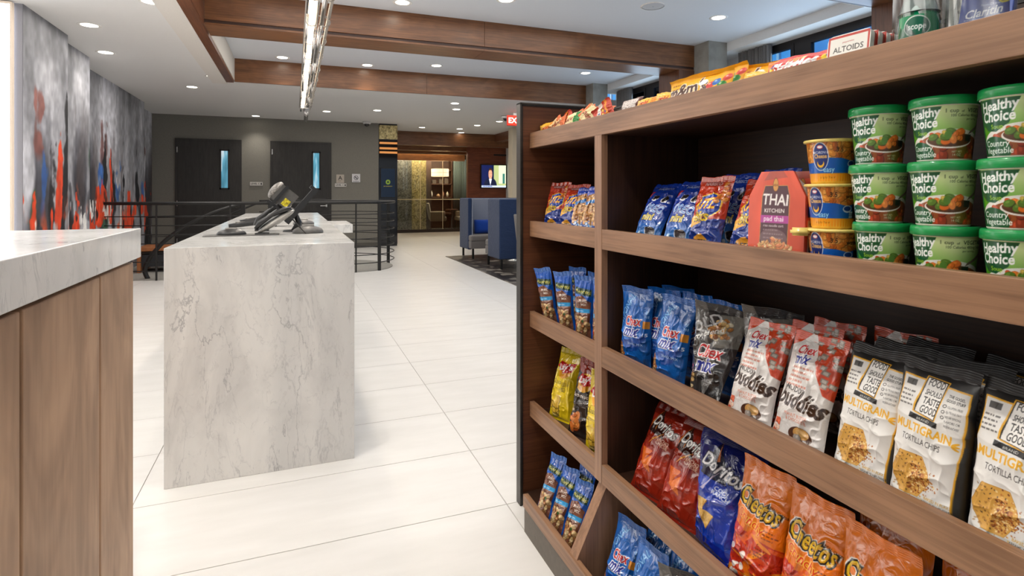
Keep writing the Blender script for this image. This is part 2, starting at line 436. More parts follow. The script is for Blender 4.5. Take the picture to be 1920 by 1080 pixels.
# ================================================================== floor of large tiles
m, t, b = nt('floor_tile'); setp(b, 0.3, 0, 0.45)
n = noise(t, coords(t, (1.2, 5, 1)), 2.0, 4); t.links.new(ramp(t, n, [(0.3, (212, 210, 206)), (0.7, (222, 220, 217))]), b.inputs['Base Color']); TILE = m
GROUT = plain('grout', (178, 172, 166), 0.9)
floor = struct('floor', BX(-4.2, 9.0, -5, 20.5, -0.12, -0.004), GROUT)
TW, TD = 1.455, 0.5265
tm = bmesh.new(); bx(tm, 0.0018, TW-0.0018, 0.0018, TD-0.0018, -0.012, 0.0, 0.0007)
tme = bpy.data.meshes.new('tile'); tm.to_mesh(tme); tm.free(); tme.materials.append(TILE)
for i in range(-3, 4):
    for j in range(-9, 33):
        x, y = 0.83+(i-0.0)*TW, 2.2+(j)*TD
        if y > 18.2 or (i <= -2 and y > 13.6) or (i == -3 and y < 3) : continue
        link('tile', tme, floor, (x, y, 0))
# ================================================================== walls
struct('wall_back', BX(-2.95, 1.93, 13.97, 14.2, 0, 3.0), GREYWALL)
struct('wall_left', BX(-3.6, -3.4, -5, 14.2, 0, 3.0), WHITE)
struct('baseboard_back', BX(-2.9, 1.93, 13.955, 13.972, 0, 0.1), plain('grey_skirting', (86, 83, 77), 0.6))

# abstract mural on stepped wall panels: one painting cut over four wall pieces
MU = Canvas(7.7, 3.0, 520, 300, (150, 150, 154), 1)
hh, ww = MU.h, MU.w
Z0 = (np.arange(hh)/hh*3.0)[:, None]*np.ones((1, ww)); Y0 = (np.arange(ww)/ww*7.7)[None, :]*np.ones((hh, 1))+6.3
F = lambda cy, cx, s_, o=4: fbm(hh, ww, cy, cx, s_, o)-0.5
w1, w2, w3 = F(6, 14, 3), F(14, 36, 4), F(3, 90, 5, 2)
Yg = Y0+0.30*w1+0.12*w2; Z = Z0+0.55*w1+0.30*w2+0.35*w3
g = 0.63+0.55*F(2, 10, 8, 3)*1.0+0.16*F(3, 60, 15, 3)+0.10*w2
col = np.stack([g*0.985, g*0.985, g*1.015], -1)
def blend(mask, c, mx=1.0):
    global col
    mask = (np.clip(mask, 0, 1)*mx)[..., None]; col = col*(1-mask)+np.array(c)/255.0*mask
S = lambda v, a_, b_: np.clip((v-a_)/(b_-a_), 0, 1)
def patch(yc, zc, ry, rz, c, soft=2.2, mx=1.0, e=1.0):
    d = ((Yg-yc)/ry)**2+((Z-zc)/rz)**2+e*3.2*(w2+0.6*w3); blend((1-d)*soft, c, mx)
dk = S(F(2, 20, 31, 3), -0.02, 0.12)
blend(dk*S(2.3-Z, 0.0, 1.0), (44, 44, 52), 0.85); blend(S(F(2, 34, 77, 3), 0.06, 0.2)*S(2.6-Z, 0.0, 1.4), (84, 70, 68), 0.6)
for yc, zc, ry, rz, c in ((6.62, 1.9, .16, .34, (136, 82, 74)), (6.75, 1.35, .10, .33, (54, 96, 160)), (7.5, 1.45, .10, .2, (70, 118, 190)), (9.75, 1.55, .16, .28, (56, 108, 186)), (10.6, 1.45, .2, .3, (50, 90, 150)), (12.2, 1.4, .15, .25, (64, 104, 172)), (8.6, 1.7, .1, .3, (70, 96, 76)), (9.9, 2.0, .2, .3, (128, 88, 84)), (6.5, 1.0, .12, .25, (56, 92, 60)), (9.9, .8, .15, .3, (60, 98, 74)), (13.0, 1.9, .3, .3, (120, 84, 80))):
    patch(yc, zc, ry, rz, c, 1.4, 0.85)
for yc, zc, ry, rz in ((6.95, 1.2, .10, .75), (7.25, 1.4, .07, .9), (9.95, 1.5, .08, .8), (10.35, 1.3, .14, .7), (10.9, 1.3, .10, .6), (11.8, 1.3, .12, .5), (7.05, .6, .3, .35), (12.9, 1.2, .2, .6)): patch(yc, zc, ry, rz, (30, 29, 33), 2.0, 0.95, 0.7)
for yc, zc, ry, rz in ((6.42, .85, .2, .36), (7.10, 1.2, .075, .5), (7.02, .95, .10, .3), (7.9, .86, .22, .17), (8.25, .72, .3, .12), (9.75, 1.15, .26, .17), (9.5, .85, .5, .12), (10.22, 1.45, .07, .5), (10.2, 1.0, .12, .3), (11.1, .8, .42, .42), (11.3, 1.15, .12, .3), (12.1, 1.05, .22, .18), (13.2, .9, .5, .4), (6.7, .55, .5, .2)): patch(yc, zc, ry, rz, (221, 74, 36), 3.0, 0.96, 0.75)
blend(S(F(8, 40, 41, 3), 0.10, 0.16)*S(1.25-Z, 0, .3), (226, 88, 44), 0.8)
for yc, zc, ry, rz in ((8.3, .92, .20, .10), (7.75, .80, .07, .10), (9.25, 1.0, .22, .08), (10.0, .88, .2, .08), (6.9, .85, .10, .12), (10.75, .5, .12, .5), (6.62, .7, .09, .3)): patch(yc, zc, ry, rz, (222, 219, 215), 3.0, 0.95, 0.8)
blend(S(F(9, 50, 52, 3), 0.12, 0.17)*S(1.3-Z, 0, .3), (26, 26, 30), 0.9)
col = col*(1+0.35*F(30, 120, 63, 2)[..., None])
MU.a = np.clip(col, 0, 1); mural = MU.out()
MURAL_M = printed('mural_canvas', 0.55, 0.0, 120, 0.2)
def mural_piece(name, x, y0, y1, thick):
    """a real wall slab with the painted face towards +x"""
    i0, i1 = int((y0-6.3)/7.7*520), int((y1-6.3)/7.7*520); i1 = min(i1, 520)
    sl = mural[::1, i0:i1]; nv, nu = sl.shape[:2]
    P = np.zeros((nv, nu, 3)); P[..., 0] = x+0.002
    P[..., 1] = np.linspace(y0, y1, nu)[None, :]; P[..., 2] = np.linspace(0, 3.0, nv)[:, None]
    s = struct(name, BX(x-thick, x, y0, y1, 0, 3.0), paint('mural_grey', (150, 150, 156)))
    link('painted_mural', grid_mesh('painted_mural', P, sl, MURAL_M, False), s)
mural_piece('wall_mural_1', -2.27, 6.3, 7.38, 1.15)
mural_piece('wall_mural_2', -2.39, 7.4, 8.5, 1.0)
mural_piece('wall_mural_3', -2.61, 8.52, 12.3, 0.8)
mural_piece('wall_mural_4', -2.82, 12.32, 13.95, 0.6)

# lit white panel to the left of the mural
lp = thing('backlit_panel', 'tall glowing white backlit wall panel beside the mural, at left edge', 'light panel', (-2.9, 6.26, 0))
obj('diffuser', BX(-3.38, -2.335, 6.235, 6.262, 0.02, 2.97), emit('panel_glow', (250, 250, 255), 2.6), lp)
obj('frame', bx(BX(-2.335, -2.320, 6.225, 6.275, 0.0, 2.99, 0.003), -3.39, -2.335, 6.225, 6.275, 2.97, 2.99), paint('warm_frame', (244, 226, 206)), lp)

# ================================================================== ceilings: low soffits and trays between beams
ce = struct('ceiling', BX(-3.6, -0.95, -5, 14.2, 3.0, 3.12), WHITE)
struct('ceiling_far', bx(BX(-0.95, 9.0, 9.54, 15.7, 3.0, 3.12), -0.95, 9, 15.7, 20.5, 2.72, 2.84), WHITE)
struct('ceiling_tray', BX(-0.95, 6.1, -5, 9.56, 3.35, 3.47), WHITE_T)
struct('trim_1', BX(-1.16, -0.955, -5, 9.70, 2.985, 3.0), paint('pale_trim', (224, 220, 214)))
# tray side along the left: wood edge strip + white cheek
struct('trim_2', BX(-0.955, -0.85, -5, 9.52, 2.98, 3.02), BEAM_Y)
struct('trim_3', BX(-0.90, -0.84, 6.84, 9.52, 3.02, 3.35), paint('cheek_white', (220, 212, 200)))
struct('trim_4', BX(-0.90, -0.84, -5, 6.40, 3.0, 3.35), BEAM_Y)
def beam(y0, y1, lab):
    s = thing('ceiling_beam', lab, 'beam', (2.2, (y0+y1)/2, 3.0))
    cuts = [-0.84, 2.125, 5.2]
    for a, c in zip(cuts[:-1], cuts[1:]):
        obj('veneer_panel', bx(bx(BX(a+0.002, c-0.002, y0, y0+0.02, 3.05, 3.352, 0.001), a+0.002, c-0.002, y1-0.02, y1, 3.0, 3.352, 0.001), a+0.002, c-0.002, y0+0.01, y1-0.01, 3.0, 3.02), BEAM_X, s)
    obj('shadow_reveal', BX(-0.84, 5.2, y0+0.012, y0+0.03, 3.015, 3.055), plain('dark_reveal', (58, 34, 24), 0.5), s)
    obj('core', BX(-0.83, 5.19, y0+0.02, y1-0.02, 3.02, 3.34), BEAM_X, s)
    return s
beam(-0.05, 0.405, 'walnut ceiling beam crossing directly above the camera side of the shelf')
beam(3.17, 3.62, 'walnut ceiling beam over the far top right corner beside the window')
beam(6.385, 6.84, 'long walnut ceiling beam nearest the pendant, with a dark reveal line')
b2 = thing('ceiling_beam', 'farther walnut ceiling fascia with a seam, behind the pendant end', 'beam', (2.2, 9.53, 3.0))
for a, c in ((-0.84, 2.12), (2.12, 5.2)):
    obj('veneer_panel', BX(a+0.002, c-0.002, 9.50, 9.54, 2.995, 3.352, 0.001), BEAM_X, b2)
for y0, y1, wh in ((-0.05, 0.405, 'nearest the camera'), (3.17, 3.62, 'at the top right behind the mouthwash bottle'), (6.385, 6.84, 'under the long middle beam')):
    s = thing('wall_pilaster', 'dark walnut pilaster between windows '+wh, 'pilaster', (5.07, (y0+y1)/2, 0))
    obj('shaft', BX(4.94, 5.2, y0, y1, 0, 3.0, 0.002), BEAM_Z, s)
# ---- window wall, right
CONC = plain('concrete_plaster', (150, 147, 140), 0.8, 0, 0.2, 0, 7, 0.1, 0.08)
for k, y in enumerate((-0.36, 2.86, 6.095, 9.23)):
    struct('wall_column_%d' % (k+1), BX(5.2, 5.51, y, y+0.31, 0, 3.35), CONC)
struct('trim_5', BX(5.51, 6.1, -5, 9.54, 3.23, 3.35), WHITE)
struct('wall_right', bx(BX(5.85, 6.05, -5, 9.54, 0, 1.1), 6.0, 6.05, 9.54, 20.5, 0, 3.0), WHITE)
DFR = plain('dark_window_frame', (34, 30, 30), 0.45, 0, 0.5)
WG = glass('window_glass', (214, 236, 250), 0.05)
CURT = fabric('grey_curtain_cloth', (128, 124, 122))
def window(n, y0, y1):
    w_ = struct('window_%d' % n, bx(bx(bx(bx(BX(5.86, 5.93, y0, y1, 3.18, 3.23), 5.86, 5.93, y0, y1, 1.1, 1.2), 5.86, 5.93, y0, y0+0.1, 1.2, 3.18), 5.86, 5.93, y1-0.1, y1, 1.2, 3.18), 5.86, 5.93, (y0+y1)/2+0.25, (y0+y1)/2+0.45, 1.2, 3.18), DFR)
    for a, c in ((y0+0.1, (y0+y1)/2+0.25), ((y0+y1)/2+0.45, y1-0.1)):
        obj('sash', bx(bx(bx(BX(5.85, 5.91, a, c, 3.13, 3.18), 5.85, 5.91, a, a+0.05, 1.2, 3.13), 5.85, 5.91, c-0.05, c, 1.2, 3.13), 5.85, 5.91, a, c, 1.2, 1.26), DFR, w_)
        obj('pane', BX(5.875, 5.885, a+0.05, c-0.05, 1.26, 3.13), WG, w_)
for n, (y0, y1) in enumerate(((0.6, 2.8), (3.66, 6.05), (6.9, 9.2))): window(n+1, y0, y1)
struct('wall_window_infill', bx(bx(bx(BX(5.88, 6.0, -5, 0.6, 1.1, 3.23), 5.88, 6, 2.8, 3.66, 1.1, 3.23), 5.88, 6, 6.05, 6.9, 1.1, 3.23), 5.88, 6, 9.2, 9.54, 1.1, 3.23), WHITE)
def curtain(y0, y1, lab):
    bm = bmesh.new(); n = 60; r0 = []; r1 = []
    for i in range(n+1):
        y = y0+(y1-y0)*i/n; x = 5.72+0.035*math.sin(i*1.35)+0.01*math.sin(i*3.1)
        r0.append(bm.verts.new((x, y, 1.0))); r1.append(bm.verts.new((x+0.008*math.sin(i*2.2), y, 3.22)))
    for i in range(n): bm.faces.new((r0[i], r0[i+1], r1[i+1], r1[i]))
    o = obj('curtain', bm, CURT, None, smooth=True); md = o.modifiers.new('thickness', 'SOLIDIFY'); md.thickness = 0.004
    tag(o, lab, 'curtain')
curtain(5.55, 6.08, 'grey pleated curtain beside the concrete column, above the candy bags')
curtain(8.75, 9.2, 'grey pleated curtain far left of the two, above the small candy wrappers')
curtain(3.66, 3.86, 'narrow grey curtain edge at right end of the upper right window')
# building across the street
ob_ = thing('office_building', 'blue glass building seen through the upper windows', 'building', (10, 5, 0))
m, t, b = nt('blue_facade'); setp(b, 0.3)
nz = noise(t, coords(t, (1, 0.6, 0.25)), 1.2, 2); t.links.new(ramp(t, nz, [(0.35, (50, 130, 204)), (0.65, (104, 182, 240))]), b.inputs['Base Color']); FAC = m
obj('curtain_wall', BX(10, 10.6, -6, 22, -3, 14), FAC, ob_)
bm = bmesh.new()
for i in range(40): bx(bm, 9.93, 10, -6+i*0.7, -5.93+i*0.7, -3, 14)
for k in range(6): bx(bm, 9.9, 10, -6, 22, 0.5+k*2.2, 0.62+k*2.2)
obj('mullions', bm, plain('pale_mullion', (190, 215, 235), 0.5), ob_)['kind'] = 'stuff'

# ================================================================== downlights
RING = plain('downlight_trim', (232, 230, 226), 0.5)
GLOW = emit('downlight_glow', (255, 246, 228), 14.0)
def downlight(x, y, z, pw, lab, r=0.075):
    s = thing('recessed_downlight', lab, 'downlight', (x, y, z), group='recessed ceiling downlights')
    obj('trim_ring', LATHE([(r, -0.002), (r+0.018, -0.005), (r+0.03, -0.001), (r+0.03, 0.004), (r, 0.004)], 28, (x, y, z)), RING, s, smooth=True)
    obj('lens', LATHE([(0, -0.001), (r, -0.001), (r, 0.003)], 28, (x, y, z)), GLOW, s)
    if pw: spot((x, y, z-0.03), pw)
DL = [(-1.93, 6.86, 3.0, 36, 'round downlight over the left soffit, nearest the mural edge at top'),
 (-2.12, 8.12, 3.0, 36, 'round downlight close to the mural, second from the top left'),
 (-1.52, 10.26, 3.0, 30, 'lower of the two downlights above the curved stair rail'),
 (-1.10, 9.21, 3.0, 30, 'upper of the two downlights left of the wood fascia corner'),
 (-0.78, 13.62, 3.0, 45, 'downlight washing the grey wall between the two doors'),
 (-1.18, 5.82, 3.0, 30, 'downlight cut by the top edge left of the beams'),
 (0.64, 12.32, 3.0, 30, 'downlight just right of the pendant tip'),
 (1.60, 11.79, 3.0, 30, 'downlight right of the pendant, above the ceiling camera'),
 (2.85, 10.34, 3.0, 25, 'upper one of the close pair of downlights left of the shelf end panel'),
 (3.08, 11.06, 3.0, 0, 'lower one of the close pair of downlights left of the shelf end panel'),
 (4.56, 12.59, 3.0, 25, 'downlight beside the exit sign'),
 (4.30, 13.5, 3.0, 0, 'downlight a little left of and below the one by the exit sign'),
 (4.1, 14.4, 3.0, 20, 'upper of the two far downlights above the lounge header'),
 (4.4, 15.3, 3.0, 0, 'lower of the two far downlights just above the lounge header'),
 (3.10, 14.44, 3.0, 25, 'far downlight above the glass partition, left of the pair'),
 (2.23, 14.6, 3.0, 20, 'far downlight above the mosaic column top'),
 (-0.16, 9.19, 3.35, 38, 'tray downlight left of the pendant before the far fascia'),
 (1.10, 9.25, 3.35, 40, 'tray downlight washing the middle of the far fascia'),
 (2.14, 8.88, 3.35, 30, 'tray downlight at the seam of the far fascia'),
 (1.09, 6.07, 3.35, 45, 'tray downlight washing the long beam above its middle'),
 (2.10, 5.59, 3.35, 36, 'tray downlight at the top edge right of the middle'),
 (4.63, 5.26, 3.35, 30, 'tray downlight above the yellow candy bags'),
 (4.65, 8.51, 3.35, 25, 'tray downlight between the beams near the far windows')]
for d in DL: downlight(*d)
for x, y, p, wh in ((-0.15, 2.55, 75, 'over the near end of the marble island'), (-0.25, 0.95, 120, 'above the aisle before the shelves'), (-1.6, 3.6, 30, 'over the floor behind the reception counter'), (-1.6, 1.6, 34, 'over the reception counter'), (-0.3, -1.2, 55, 'behind the viewpoint'), (1.5, 2.6, 20, 'just past the shelf end panel')):
    z = 3.0 if x < -0.95 else 3.35
    downlight(x, y, z, p, 'recessed ceiling downlight '+wh)
sp = thing('ceiling_speaker', 'round flat grey speaker grille in the white tray ceiling', 'speaker', (3.67, 5.19, 3.35))
obj('grille', LATHE([(0, -0.006), (0.11, -0.006), (0.12, 0.002)], 36, (3.67, 5.19, 3.35)), plain('grille_grey', (196, 198, 202), 0.6, 0, 0.3, 0, 500, 0.5), sp)
obj('rim', LATHE([(0.12, -0.007), (0.135, -0.004), (0.137, 0.002)], 36, (3.67, 5.19, 3.35)), RING, sp, smooth=True)
obj('center_screw', LATHE([(0, -0.009), (0.006, -0.009), (0.006, -0.005)], 10, (3.67, 5.19, 3.35)), CHROME, sp)
def dome(loc, lab):
    s = thing('security_camera', lab, 'camera', loc)
    obj('base', LATHE([(0, 0), (0.1, 0), (0.1, -0.035), (0.075, -0.06), (0, -0.06)], 24, loc), plain('camera_white', (205, 205, 205), 0.4), s, smooth=True)
    obj('dome', LATHE([(0.06, -0.058), (0.056, -0.085), (0.036, -0.108), (0, -0.118)], 24, loc), plain('smoked_dome', (30, 30, 32), 0.12, 0, 0.6), s, smooth=True)
dome((1.62, 13.72, 3.0), 'white dome security camera on the ceiling above the grey wall corner')
dome((4.35, 11.6, 3.0), 'dark ceiling security camera beside the red exit sign')

# ================================================================== left reception counter
lc = thing('reception_counter', 'tall reception counter with white marble slab over oak panels at left', 'counter', (-0.9, 1.0, 0))
obj('marble_top', BX(-1.75, -0.43, -1.2, 1.99, 1.107, 1.194, 0.002), MARB, lc)
obj('carcass', BX(-1.55, -0.465, -1.15, 1.955, 0.0, 1.095), plain('dark_reveal', (58, 34, 24), 0.5), lc)
ys = [1.972, 1.661, 1.23, 0.80, 0.37, -0.06, -0.49, -0.92]
for a, c in zip(ys[:-1], ys[1:]):
    o = obj('wood_panel', BX(-0.468, -0.445, c+0.005, a-0.004, 0.0, 1.094, 0.003), OAK, lc)
obj('end_panel', BX(-1.6, -0.447, 1.957, 1.975, 0.0, 1.094, 0.002), OAK, lc)

# ================================================================== marble island
il = thing('marble_island', 'white veined marble waterfall island in the middle of the floor', 'counter', (-0.12, 5.1, 0))
obj('end_slab', BX(-0.531, 0.277, 2.850, 2.895, 0, 1.058, 0.0015), MARB, il)
obj('countertop', BX(-0.531, 0.277, 2.894, 7.38, 1.013, 1.058, 0.0015), MARB, il)
obj('side_slab', bx(BX(-0.531, -0.49, 2.894, 7.38, 0, 1.014), 0.236, 0.277, 2.894, 7.38, 0, 1.014), MARB, il)
obj('rear_slab', BX(-0.49, 0.236, 7.34, 7.38, 0, 1.014), MARB, il)
obj('side_ledge', BX(0.276, 0.458, 4.85, 5.5, 0.97, 1.04, 0.0015), MARB, il, label='lower marble ledge jutting out to the right')
# ================================================================== desk devices on the island
DK = plain('phone_black', (34, 34, 35), 0.38, 0, 0.5, 0.1)
DG = plain('phone_grey', (92, 90, 88), 0.36, 0, 0.5, 0.1)
LG = plain('phone_silver', (150, 147, 142), 0.3, 0.3, 0.5)
T0 = 1.058
o = obj('desk_pad', BX(-0.47, -0.08, 3.50, 3.62, T0, T0+0.005, 0.002), DG); tag(o, 'flat dark grey pad lying under the phones on the marble', 'pad')
def ellip(bm, c, ax, seg=20, rings=12, M=None):
    r = bmesh.ops.create_uvsphere(bm, u_segments=seg, v_segments=rings, radius=1.0); vs = r['verts']
    bmesh.ops.scale(bm, vec=ax, verts=vs)
    if M is not None: bmesh.ops.rotate(bm, cent=(0, 0, 0), matrix=M, verts=vs)
    bmesh.ops.translate(bm, vec=c, verts=vs); return bm
def shell_phone(x, y, s, ang, lab, full=True):
    """desk phone: dished oval cradle leaning on wire legs, handset and low domed base"""
    p = thing('desk_phone', lab, 'phone', (x, y, T0))
    M = Matrix.Rotation(R(-ang), 3, 'Y')
    def at(u, v, w_): return Vector((x, y, T0))+Vector((u*math.cos(R(ang))-w_*math.sin(R(ang)), v, u*math.sin(R(ang))+w_*math.cos(R(ang))))*s
    c = at(0.12, 0, 0.02)
    obj('cradle', ellip(bmesh.new(), c, (0.125*s, 0.06*s, 0.022*s), M=M), LG, p, smooth=True)
    obj('dish', ellip(bmesh.new(), at(0.115, 0, 0.034), (0.105*s, 0.045*s, 0.016*s), M=M), DK, p, smooth=True)
    bm = TUBE([at(0.0, -0.03, 0.045), at(0.04, -0.03, 0.062), at(0.12, -0.03, 0.066), at(0.2, -0.03, 0.055), at(0.235, -0.03, 0.038)], [0.012*s, 0.018*s, 0.012*s, 0.018*s, 0.01*s], 10)
    obj('handset', bm, DK, p, smooth=True)
    for k in (-1, 1):
        obj('wire_leg', TUBE([at(0.2, 0.03*k, 0.0), Vector((x+0.26*s, y+0.045*k*s, T0+0.004))], 0.0035*s, 6), BLACK, p)
    obj('foot', BX(x-0.03*s, x+0.05*s, y-0.035*s, y+0.035*s, T0, T0+0.014*s, 0.003), DK, p)
    return p
shell_phone(-0.18, 3.56, 0.95, 33, 'grey desk phone with dished oval cradle on wire legs, nearest on the island')
shell_phone(-0.20, 3.95, 1.05, 38, 'second grey desk phone leaning behind the nearest one')
shell_phone(-0.16, 4.45, 0.9, 24, 'third low dark desk phone farther along the island')
for x, y, s, lab in ((-0.33, 3.56, 1.0, 'domed dark handset base lying on the grey pad'), (0.08, 3.62, 1.15, 'domed grey base behind the wire legs, at right of the nearest phone'), (0.07, 4.6, 1.0, 'small dark domed base farther back on the island')):
    d = thing('handset_dock', lab, 'phone dock', (x, y, T0))
    bm = bmesh.new(); ellip(bm, (x, y, T0+0.006), (0.078*s, 0.05*s, 0.036*s))
    for v in bm.verts:
        if v.co.z < T0+0.002: v.co.z = T0+0.002
    obj('shell', bm, DG if x > -0.2 else DK, d, smooth=True)
    obj('button_row', BX(x-0.03*s, x+0.03*s, y-0.02, y-0.008, T0+0.036*s, T0+0.046*s, 0.002), LG, d)
for i, (x, y, lab) in enumerate(((-0.27, 4.25, 'long slim dark handset, nearer of the two lying behind the phones'), (-0.25, 4.85, 'long slim dark handset, farther of the two lying behind the phones'))):
    hnd = thing('cordless_handset', lab, 'handset', (x, y, T0))
    obj('body', TUBE([(x-0.14, y, T0+0.018), (x-0.06, y, T0+0.03), (x+0.06, y, T0+0.042), (x+0.14, y, T0+0.05)], [0.014, 0.02, 0.018, 0.02], 10), DK, hnd, smooth=True)
    obj('keypad', BX(x-0.1, x-0.02, y-0.012, y+0.012, T0+0.04, T0+0.047, 0.001), LG, hnd)
# payment terminal in a tilted holder
pt = thing('card_terminal', 'black card payment terminal held in a tilted stand above the phones', 'terminal', (-0.02, 3.8, T0))
c45 = R(50)
def tp(u, w_): return (-0.03+u*math.cos(c45)-w_*math.sin(c45), T0+0.10+u*math.sin(c45)+w_*math.cos(c45))
def slab(u0, u1, w0, w1, y0, y1):
    return prism(bmesh.new(), [tp(u0, w0), tp(u1, w0), tp(u1, w1), tp(u0, w1)], 'y', y0, y1)
obj('back_plate', slab(-0.04, 0.235, -0.034, 0.0, 3.74, 3.87), DK, pt)
obj('plate_lip', bm := slab(0.215, 0.235, 0.0, 0.02, 3.74, 3.87), DK, pt)
obj('device_body', slab(0.02, 0.13, 0.03, 0.15, 3.75, 3.86), plain('terminal_grey', (84, 82, 80), 0.4), pt)
obj('device_head', bm := ellip(bmesh.new(), (tp(0.075, 0.16)[0], 3.805, tp(0.075, 0.16)[1]), (0.062, 0.05, 0.03), M=Matrix.Rotation(R(-50), 3, 'Y')), plain('terminal_keys', (120, 116, 112), 0.4, nscale=120, var=0.35), pt, smooth=True)
obj('holder_strap', slab(-0.03, 0.14, 0.11, 0.13, 3.735, 3.745), DK, pt)
obj('bracket_arm', slab(-0.01, 0.005, 0.0, 0.15, 3.745, 3.865), DK, pt)
obj('yellow_sticker', slab(0.03, 0.075, 0.045, 0.085, 3.747, 3.7495), plain('sticker_yellow', (214, 160, 40), 0.4, nscale=60, var=0.5), pt)
obj('stand_post', TUBE([(0.01, 3.8, T0), (0.03, 3.8, T0+0.06), (-0.0, 3.8, T0+0.13)], [0.03, 0.018, 0.016], 10), DK, pt, smooth=True)
obj('stand_base', LATHE([(0, 0.012), (0.07, 0.01), (0.075, 0), (0, 0)], 24, (0.01, 3.8, T0)), DK, pt, smooth=True)

# ================================================================== stair guard rail
gr = thing('stair_railing', 'black metal guard railing with thin horizontal bars around the stairwell', 'railing', (0, 9.6, 0))
path = [(-2.68, 9.94), (-2.2, 9.78), (-1.6, 9.62), (-0.9, 9.52), (-0.2, 9.48), (0.5, 9.48), (1.0, 9.52), (1.34, 9.62), (1.56, 9.85), (1.68, 10.2), (1.64, 10.6), (1.45, 10.95), (1.1, 11.25), (0.6, 11.45), (0.0, 11.5), (-0.6, 11.5)]
def spl(p, k=5):
    out = []
    for i in range(len(p)-1):
        a, b_, c, d = Vector(p[max(0, i-1)]), Vector(p[i]), Vector(p[i+1]), Vector(p[min(len(p)-1, i+2)])
        for j in range(k):
            t_ = j/k; out.append(0.5*((2*b_)+(-a+c)*t_+(2*a-5*b_+4*c-d)*t_*t_+(-a+3*b_-3*c+d)*t_**3))
    out.append(Vector(p[-1])); return out
sp_ = spl(path)
obj('top_rail', TUBE([(p.x, p.y, 1.145) for p in sp_], 0.026, 10), BLACK, gr, smooth=True)
for k in range(7):
    z = 0.14+k*0.135
    obj('horizontal_bar', TUBE([(p.x, p.y, z) for p in sp_], 0.008, 6), BLACK, gr, smooth=True)
for (x, y, r) in ((-2.68, 9.94, .022), (1.34, 9.62, .026), (1.64, 10.6, .026), (-0.9, 9.52, .012), (0.95, 9.51, .012), (0.0, 11.5, .02), (-1.9, 9.69, .012)):
    obj('post', BX(x-r, x+r, y-r, y+r, 0.0, 1.14, 0.003), BLACK, gr)
cr = thing('curved_handrail', 'black curved handrail sweeping down to the floor left of the island', 'handrail', (-2.1, 9.9, 0))
hp = [(-0.75, 9.9, 1.13), (-1.15, 9.9, 1.0), (-1.5, 9.9, 0.82), (-1.8, 9.9, 0.6), (-2.0, 9.9, 0.36), (-2.09, 9.9, 0.15), (-2.05, 9.9, 0.0)]
def spl3(p, k=5):
    out = []
    for i in range(len(p)-1):
        a, b_, c, d = Vector(p[max(0, i-1)]), Vector(p[i]), Vector(p[i+1]), Vector(p[min(len(p)-1, i+2)])
        for j in range(k):
            t_ = j/k; out.append(0.5*((2*b_)+(-a+c)*t_+(2*a-5*b_+4*c-d)*t_*t_+(-a+3*b_-3*c+d)*t_**3))
    out.append(Vector(p[-1])); return out
obj('rail', TUBE(spl3(hp), 0.032, 10), BLACK, cr, smooth=True)
obj('newel_post', BX(-0.78, -0.72, 9.87, 9.93, 0, 1.13, 0.003), BLACK, cr)
# inner rail of the spiral seen behind
ir = thing('inner_stair_rail', 'second black rail behind the guard railing, descending into the stairwell', 'handrail', (-1.0, 12.0, 0))
obj('rail', TUBE([(-2.5, 12.0, 0.86), (-1.2, 12.0, 0.87), (-0.55, 12.0, 1.15), (0.6, 12.0, 1.17)], 0.02, 8), BLACK, ir)
for x in (-2.5, -1.2, -0.45): obj('post', BX(x-0.018, x+0.018, 11.98, 12.02, 0, 0.87 if x < -1 else 1.16), BLACK, ir)
for z in (0.3, 0.5, 0.7): obj('horizontal_bar', TUBE([(-2.5, 12.0, z), (-0.45, 12.0, z)], 0.007, 6), BLACK, ir)
# stair landing, grey
bm = bmesh.new(); prism(bm, [(p.x*0.985, p.y) for p in sp_]+[(-2.6, 11.5)], 'z', 0.0, 0.012)
struct('floor_landing', bm, plain('landing_grey', (150, 148, 142), 0.6))
bn = thing('wooden_bench', 'small orange-brown wood bench with dark shelf beyond the railing', 'bench', (-1.95, 10.9, 0))
OR = wood('bench_wood', (136, 82, 46), (164, 100, 58), (184, 120, 74), 'y', 0.4)
obj('seat', BX(-2.35, -1.4, 10.6, 11.3, 0.36, 0.42, 0.004), OR, bn)
for x in (-2.35, -1.45): obj('side', BX(x, x+0.05, 10.6, 11.3, 0.012, 0.36, 0.003), OR, bn)
obj('dark_shelf', BX(-2.3, -1.45, 10.66, 11.25, 0.10, 0.3, 0.003), plain('shelf_dark', (44, 46, 50), 0.4), bn)

